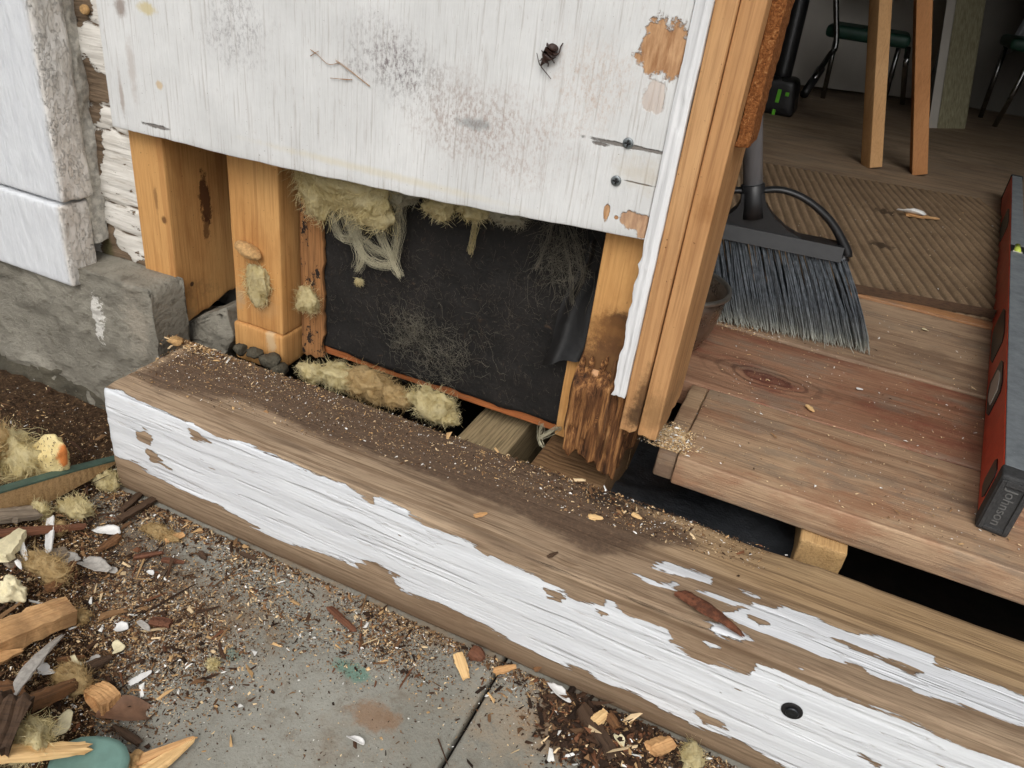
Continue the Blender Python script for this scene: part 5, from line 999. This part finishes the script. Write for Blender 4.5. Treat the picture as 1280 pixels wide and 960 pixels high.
gs((588, 812), (606, 824), .014, .008, 'chip_red', 'rusty red lump under the timber edge above the pale shaving', 31, .006)
gs((812, 938), (842, 926), .017, .007, 'pine_x', 'orange-brown chip in the dark debris at bottom right', 32, .006, t1=.7)
gs((742, 905), (760, 890), .010, .005, 'pine_pale', 'pale chip in the dark debris heap by the timber', 33, .006, t1=.7)
gs((760, 892), (772, 910), .010, .004, 'chip_brown', 'brown chip next to the pale chip in the dark heap', 34, .006, t1=.7)
gs((725, 880), (770, 950), .014, .006, 'chip_dark', 'long dark bark strip across the dark heap', 35, .005, t1=.7)
gs((150, 668), (120, 690), .012, .005, 'chip_brown', 'brown sliver left of the flat tan tuft', 36, .006)
gs((60, 740), (95, 700), .014, .006, 'chip_brown', 'leaning brown stick between the tan tuft and sawdust', 37, .008, .012)
gs((205, 676), (232, 668), .012, .004, 'pine_x', 'orange curl of bark at the right end of the flat tan tuft', 38, .003, t1=.6)
gs((178, 930), (140, 905), .008, .003, 'chip_dark', 'small dark stick above the forked splinter', 39, .004)
gs((300, 500+190), (322, 700), .005, .003, 'chip_dark', 'small dark twig near the timber foot right of the tuft', 40, .003)
gf(152, 786, .008, .006, 'white_flake', 'white curled paint flake in the middle of the sawdust', 1, rot=.5, curl=.5)
gf(178, 780, .012, .004, 'grey_flake', 'narrow grey flake right of the white curled one', 2, rot=-.2)
gf(118, 835-10, .007, .006, 'grey_flake', 'square grey-white flake by the dark sliver', 3, rot=.3)
gf(148, 810, .006, .007, 'cream_flake', 'small cream flake above the dark sliver', 4, rot=1.)
gf(75, 905, .009, .014, 'cream_flake', 'cream yellow paint flake near the bottom left', 5, rot=.2)
gf(45, 908, .006, .004, 'white_flake', 'small white flake left of the cream yellow one', 6, rot=.2)
gf(138, 712, .008, .005, 'grey_flake', 'greyish flake at the upper edge of the sawdust', 7)
gf(188, 716, .006, .004, 'white_flake', 'bright white flake on bare slab near the sawdust', 8)
gf(135, 665, .014, .006, 'white_flake', 'white splotchy flake below the pale insulation scrap', 9, rot=.4)
gf(700, 866, .013, .005, 'white_flake', 'white feathery flake beside the dark heap near the timber', 10, rot=-.3)
gf(444, 924, .008, .004, 'white_flake', 'small white shell-like flake alone on the slab', 11, curl=1.)
gf(776, 925, .007, .004, 'cream_flake', 'cream flake at the right of the dark heap', 12, rot=-.6)
gf(115, 705, .018, .007, 'grey_flake', 'flat grey paint flake behind the tan tuft', 13, rot=.1)
gf(85, 700, .012, .008, 'grey_flake', 'grey flake next to the leaning brown stick', 14, rot=.8)
gf(90, 838, .014, .010, 'cream_flake', 'pale crumpled flake above the rusty fibre tuft', 15, rot=.3, curl=.6)
gf(56, 840, .009, .006, 'white_flake', 'white flake left of the pale crumpled one', 16, rot=.8)
gs((10, 872), (80, 792), .011, .002, 'grey_flake', 'long bent grey-white paint strip below the big pine stick', 41, .012, .008, name='paint_sliver', cat='paint flake', bend=.006)
gf(113, 958, .030, .022, 'teal', 'teal painted rounded piece at the bottom edge', 17, rot=.4, curl=.05, th=.006, up=.012, name='teal_piece', cat='offcut', even=True)
gf(272, 648, .006, .004, 'cream_flake', 'cream flake by the foot of the timber', 18)
# leaf with stem
q = Gp(152, 898, .004); lfo = thing('dead_leaf', tuple(q), 'brown curled dead leaf with a thin stem on the slab', 'leaf')
us = np.linspace(0, 1, 16); pts = []
lu = Gp(118, 905, .004)-Gp(172, 902, .004); lu = -lu/np.linalg.norm(lu); lw = np.cross(up3, lu); lw /= np.linalg.norm(lw); l0 = Gp(120, 893, .004)
for u in us:
    for v in np.linspace(-1, 1, 9): pts.append(l0+lu*u*.05+lw*v*.013*math.sin(math.pi*min(.98, u*.9+.06))+up3*(.005*v*v*math.sin(math.pi*u)+.003*math.sin(u*5)))
mesh('blade', np.array(pts), gridfaces(9, 16), M['leaf'], lfo)
mesh('stem', *tubes([smoothpath([l0+lu*.048, Gp(180, 906, .004), Gp(193, 911, .003)], 8)], .0007, 6), M['chip_dark'], lfo)
Rr = np.random.default_rng(5)
for i in range(26):
    px = 728+Rr.random()*66; py = 440+Rr.random()*85; ln__ = 18+Rr.random()*40
    a = P(px, py, 'y', .153+Rr.random()*.010); b = P(px-ln__*.2+Rr.normal()*2.5, min(py+ln__, 574), 'y', .150+Rr.random()*.008)
    o = splinter('rot_splinter', a, b, .003+Rr.random()*.005, .004, M[('chip_brown', 'pine_x', 'chip_brown', 'chip_dark', 'rotz')[i % 5]] if False else (M['rot'] if i % 3 else M['chip_brown']), None, None, 200+i, .4, .2, jag=.6)
    o.parent = rs; o.matrix_parent_inverse = Matrix.Translation(-Vector(rs.location))
# things lying on the timber and the floor
a, b = P(846, 738, 'z', .004), P(932, 796, 'z', .004)
splinter('rust_strip', a, b, .013, .004, M['rust'], 'curved rusty brown strip lying on the doorstep timber', 'rust strip', 51, .8, .25, bend=.003)
for i, (p0, p1, w, mt, lab) in enumerate((((735, 645), (755, 648), .007, 'pine_pale', 'pale wood chip on the dark stained part of the timber'), ((790, 641), (803, 649), .006, 'pine_pale', 'second pale chip on the timber, near the dark gap'), ((684, 696), (698, 690), .003, 'chip_dark', 'tiny black sliver on the middle of the timber'), ((592, 645), (610, 641), .005, 'pine_x', 'orange sliver on the dark stain left of the pale chip'))):
    splinter('wood_chip', P(*p0, 'z', .002), P(*p1, 'z', .002), w, .0025, M[mt], lab, 'chip', 70+i, group='chips on the timber')
splinter('wood_chip', P(1008, 506, 'z', FZ+.003), P(1018, 515, 'z', FZ+.003), .006, .003, M['pine_pale'], 'tan wood chip in the middle of the red plank', 'chip', 80)
splinter('paint_sliver', P(1070, 485, 'z', FZ+.003), P(1079, 487, 'z', FZ+.003), .004, .0015, M['white_flake'], 'small white sliver on the red plank near the level', 'paint flake', 81)
flake('paint_flake', P(1155, 412, 'z', FZ+.004), .006, .004, M['cream_flake'], 'cream flake on the brown plank in front of the mat', 5, group=None)
sc = P(1140, 268, 'z', FZ+.010); pr_ = thing('wood_scrap', tuple(sc), 'torn pale wood scrap lying on the doormat', 'wood scrap')
o = splinter('splinter', P(1132, 268, 'z', FZ+.012), P(1176, 274, 'z', FZ+.012), .022, .006, M['pine_x'], None, None, 90, .8, .15); o.parent = pr_; o.matrix_parent_inverse = Matrix.Translation(-Vector(sc))
o = flake('white_bit', P(1138, 266, 'z', FZ+.017), .028, .010, M['white_flake'], None, 91, curl=1.2); o.parent = pr_; o.matrix_parent_inverse = Matrix.Translation(-Vector(sc))
for k in ('label', 'category', 'group'):
    if k in o: del o[k]
# torn sliver at siding bottom, lint at panel foot
q = P(346, 204, 'y', .175); splinter('wood_sliver', P(339, 203, 'y', .17), P(358, 206, 'y', .17), .006, .008, M['pine_pale'], 'short torn sliver peeking below the siding above the second stud', 'splinter', 95, jag=1.)
V, F = bundle([[(700, 535), (690, 540), (675, 548)], [(678, 530), (674, 545), (678, 558)]], .20, .0014, 14, 9, .0003); tag(mesh('lint', V, F, M['strand'], loc=tuple(wp(690, 540, .2))), 'pale lint thread hanging from the lower right corner of the black panel', 'lint')
V, F = bundle([[(388, 62), (396, 68), (410, 80), (425, 78)], [(420, 75), (440, 90), (462, 108)], [(413, 98), (440, 100)], [(388, 70), (398, 64)]], SY-.0012, .0003, 2, 4, .0003, ys=.0); tag(mesh('dried_root', V, F, plain('dry_root', lin(176, 140, 108), .8), loc=tuple(wp(400, 75, SY))), 'thin dried brown root thread stuck on the white siding', 'root')

# ------------------------------------------------------------------ crumbs and sawdust
PAL = np.array([lin(44, 30, 20)[:3], lin(66, 46, 32)[:3], lin(96, 70, 48)[:3], lin(136, 104, 72)[:3], lin(182, 148, 104)[:3], lin(214, 188, 148)[:3], lin(226, 224, 218)[:3], lin(104, 68, 46)[:3]])
def crumbs(name, xyz, size, wts, label, cat, seed, parent=None, flat=.45, long=2.2, sig=.45):
    R = np.random.default_rng(seed); n = len(xyz); wts = np.array(wts, float); wts /= wts.sum(); ci = R.choice(len(PAL), n, p=wts)
    base = np.array([(-1, -.6, 0), (1, -.7, .1), (.8, .8, 0), (-.9, .5, .15), (0, 0, 1)]); tri = np.array([[0, 1, 4], [1, 2, 4], [2, 3, 4], [3, 0, 4]])
    s = size*np.exp(R.normal(size=n)*sig); lg = 1+R.random(n)**3*long; a = R.random(n)*6.28; tl_ = R.normal(size=n)*.3
    B_ = np.repeat(base[None], n, 0)+R.normal(size=(n, 5, 3))*.25; B_[:, :, 0] *= lg[:, None]; B_ *= (s*.5)[:, None, None]; B_[:, :, 2] *= flat*2
    B_[:, :, 2] += B_[:, :, 0]*tl_[:, None]
    x = B_[:, :, 0]*np.cos(a)[:, None]-B_[:, :, 1]*np.sin(a)[:, None]; y = B_[:, :, 0]*np.sin(a)[:, None]+B_[:, :, 1]*np.cos(a)[:, None]
    V = np.stack([x, y, B_[:, :, 2]], -1)+xyz[:, None, :]; F = (tri[None]+5*np.arange(n)[:, None, None]).reshape(-1, 3)
    colr = PAL[ci]*(.7+.6*R.random((n, 1))); c4 = np.concatenate([np.repeat(colr, 5, 0), np.ones((n*5, 1))], 1)
    o = mesh(name, V.reshape(-1, 3), F, M['crumb'], parent, smooth=False, loc=None if parent else tuple(xyz.mean(0)), attrs={'col': c4}); o['kind'] = 'stuff'
    if label: tag(o, label, cat)
    return o
def blob(n, px, py, sx_, sy_, R, rot=0.):
    q = P(px, py, 'z', GZ); u = R.normal(size=n)*sx_; v = R.normal(size=n)*sy_; return np.stack([q[0]+u*math.cos(rot)-v*math.sin(rot), q[1]+u*math.sin(rot)+v*math.cos(rot)], 1)
R = np.random.default_rng(11)
pts = [blob(11000, 110, 780, .07, .045, R, -.6), blob(9000, 40, 900, .06, .06, R, -.6), blob(9000, 90, 690, .07, .04, R, -.6), blob(8000, 215, 785, .045, .03, R, -.3), blob(2500, 330, 740, .06, .016, R, -.3), blob(1200, 400, 800, .14, .07, R, 0), blob(3000, 770, 915, .05, .03, R, -.3), blob(2500, 860, 945, .05, .016, R, 0), blob(2600, 480, 800, .035, .018, R, -.4), blob(1200, 400, 720, .12, .02, R, 0), blob(800, 640, 860, .08, .03, R, 0), blob(900, 300, 900, .12, .06, R, 0), blob(3000, 200, 640, .05, .018, R, 0), blob(2500, 60, 560, .08, .05, R, 0)]
al = np.stack([R.random(9000)*.95, -.001-np.abs(R.normal(size=9000))*.009], 1); pts.append(al)
xy = np.concatenate(pts); keep = ~((xy[:, 0] > -.004) & (xy[:, 1] > -.003)) & (xy[:, 1] < .1); xy = xy[keep]
# soil mound sheet under the crumbs
xs = np.linspace(-.45, .42, 150); ys = np.linspace(-.60, .10, 120); X, Y = np.meshgrid(xs, ys); Hh = pile(X, Y); Zs = GZ+Hh-.004+.004*fbm(np.stack([X, Y, X*0], -1), (60, 60, 1), 3, 7)*(Hh > .004)-(Hh < .004)*.01
gm = G('debris_soil'); n = gm.noise(None, 160, 6, .75); n2 = gm.noise(None, 40, 5, .7); c_ = gm.ramp(n, [(.3, lin(44, 32, 22)), (.55, lin(84, 64, 46)), (.75, lin(140, 112, 80))]); M['soil'] = gm.out(c_, .95, gm.bump(n, .004, gm.bump(n2, .008)), spec=.15)
Vm_ = np.stack([X, Y, Zs], -1).reshape(-1, 3); Fm_ = gridfaces(150, 120); Fm_ = [f for f in Fm_ if not all((Vm_[i, 0] > .002 and Vm_[i, 1] > .002) for i in f)]
tag(mesh('debris_soil', Vm_, Fm_, M['soil'], loc=(-.1, -.3, GZ)), 'heap of dark crumbly soil and rot dust at the left', 'soil', kind='stuff')
z = GZ+pile(xy[:, 0], xy[:, 1])+.0006+R.random(len(xy))*.003*(pile(xy[:, 0], xy[:, 1]) > .006)
big = R.random(len(xy)) < .03
xf = xy[~big]; xf = np.concatenate([xf, xf[::2]+R.normal(size=xf[::2].shape)*.012]); kf = ~((xf[:, 0] > -.004) & (xf[:, 1] > -.003)); xf = xf[kf]; zf = GZ+pile(xf[:, 0], xf[:, 1])+.0004+R.random(len(xf))*.003*(pile(xf[:, 0], xf[:, 1]) > .006)
crumbs('wood_crumbs', np.column_stack([xf, zf]), .00085, (5, 6, 6, 5, 4, 2.6, 1.2, 1.4), 'fine brown and tan rot crumbs scattered over the patio', 'crumbs', 1)
crumbs('wood_chips', np.column_stack([xy[big], z[big]+.0006]), .0025, (6, 7, 5, 4, 2.4, 1.4, 1.2, 1.5), 'larger loose wood chips strewn among the crumbs on the patio', 'chips', 2, long=3.5)
tw = np.concatenate([blob(260, 90, 760, .06, .05, R, -.6), blob(120, 60, 880, .05, .05, R, -.6), blob(120, 170, 680, .06, .03, R, -.4), blob(60, 760, 915, .04, .02, R, -.4), blob(60, 450, 780, .08, .02, R, -.4)]); tw = tw[~((tw[:, 0] > -.006) & (tw[:, 1] > -.006))]; crumbs('twigs', np.column_stack([tw, GZ+pile(tw[:, 0], tw[:, 1])+.002]), .0016, (7, 7, 5, 2, 1.2, .8, .3, 3), 'thin dark twigs and slivers scattered through the patio debris', 'twigs', 12, long=12., flat=.3)
dh = blob(3500, 752, 915, .030, .022, R, -.5); dh = dh[dh[:, 1] < -.004]; crumbs('dark_crumbs', np.column_stack([dh, GZ+pile(dh[:, 0], dh[:, 1])+.001]), .0028, (9, 6, 2, .6, .5, .4, .5, 2), 'dark crumbly bark heap in front of the timber', 'crumbs', 3, long=3.)
# on the timber top
n = 9000; u = R.random(n)**1.25*.72; v = .139-np.abs(R.normal(size=n))*.05; k = (v > .012) & (v < .136) & (v > .02+.11*u); tz = np.column_stack([u[k], v[k], np.full(k.sum(), .0004)])
crumbs('sawdust', tz, .0007, (1, 2, 3, 4, 4, 3, 1.4, .6), 'fine sawdust dusting the top of the doorstep timber', 'sawdust', 4)
n = 500; q = P(760, 622, 'z', 0); s2 = np.column_stack([q[0]+R.normal(size=n)*.06, np.clip(q[1]+R.normal(size=n)*.016, .04, .135), np.full(n, .0006)]); crumbs('rot_crumbs', s2, .0015, (4, 4, 4, 3, 3, 2, .6, 1), 'coarser rot crumbs on the timber below the rotten stud', 'crumbs', 5)
n = 500; s3 = np.column_stack([P(235, 437, 'z', 0)[0]+R.normal(size=n)*.03, np.clip(.132-np.abs(R.normal(size=n))*.008, .1, .137), np.full(n, .0008)]); crumbs('chaff', s3, .0016, (1, 2, 3, 4, 4, 3, 1, 1), 'pale chaff along the back left corner of the timber', 'chaff', 6, long=4)
# on the floor boards
n = 1500; s4 = np.column_stack([.60+R.random(n)*.45, .215+R.random(n)**1.3*.6, np.full(n, FZ+.0022)]); crumbs('floor_dust', s4, .0009, (.5, 1, 1, 2, 4, 5, 4, .5), 'pale specks of dust scattered on the floor planks', 'dust', 7)
n = 2600; q = P(838, 548, 'z', FZ+.002); uu = R.normal(size=n)*.012; vv = R.normal(size=n)*.014; s5 = np.column_stack([q[0]+uu, np.maximum(q[1]+vv, .214), FZ+.002+.009*np.exp(-(uu**2+vv**2)/.00025)*R.random(n)]); crumbs('sawdust_heap', s5, .0011, (0, 0, 0, 1, 6, 8, 2, 0), 'little heap of pale sawdust at the foot of the door jamb', 'sawdust', 8)
n = 300; q = P(925, 408, 'z', FZ+.003); s6 = np.column_stack([q[0]+R.normal(size=n)*.025, q[1]+R.normal(size=n)*.012, np.full(n, FZ+.0035)]); crumbs('broom_dust', s6, .0011, (1, 1, 2, 3, 4, 3, 1, .3), 'swept dust in front of the broom bristles', 'dust', 9)
n = 500; s7 = mo+np.outer(R.random(n)*.62-.15, md_)+np.outer(R.random(n)*.8, mn); s7[:, 2] = FZ+.0075; crumbs('mat_dust', s7, .0014, (0, 0, 1, 3, 4, 4, 2, .3), 'pale crumbs caught on the ribbed doormat', 'dust', 10)
n = 900; hh_ = .02+R.random(n); s8 = np.column_stack([.155+R.random(n)*.5, .145+R.random(n)*.06, -.21+R.random(n)*.01])
# every top-level mesh keeps its origin near its own base
for o in list(COL.objects):
    if o.type == 'MESH' and o.parent is None and o.get('kind') is None and o.location.length < 1e-6 and o.rotation_euler[:] == (0, 0, 0) and o.name.split('.')[0] in ('wall_stud', 'plate_block', 'plywood_strip', 'wood_block', 'trim_board'):
        pass
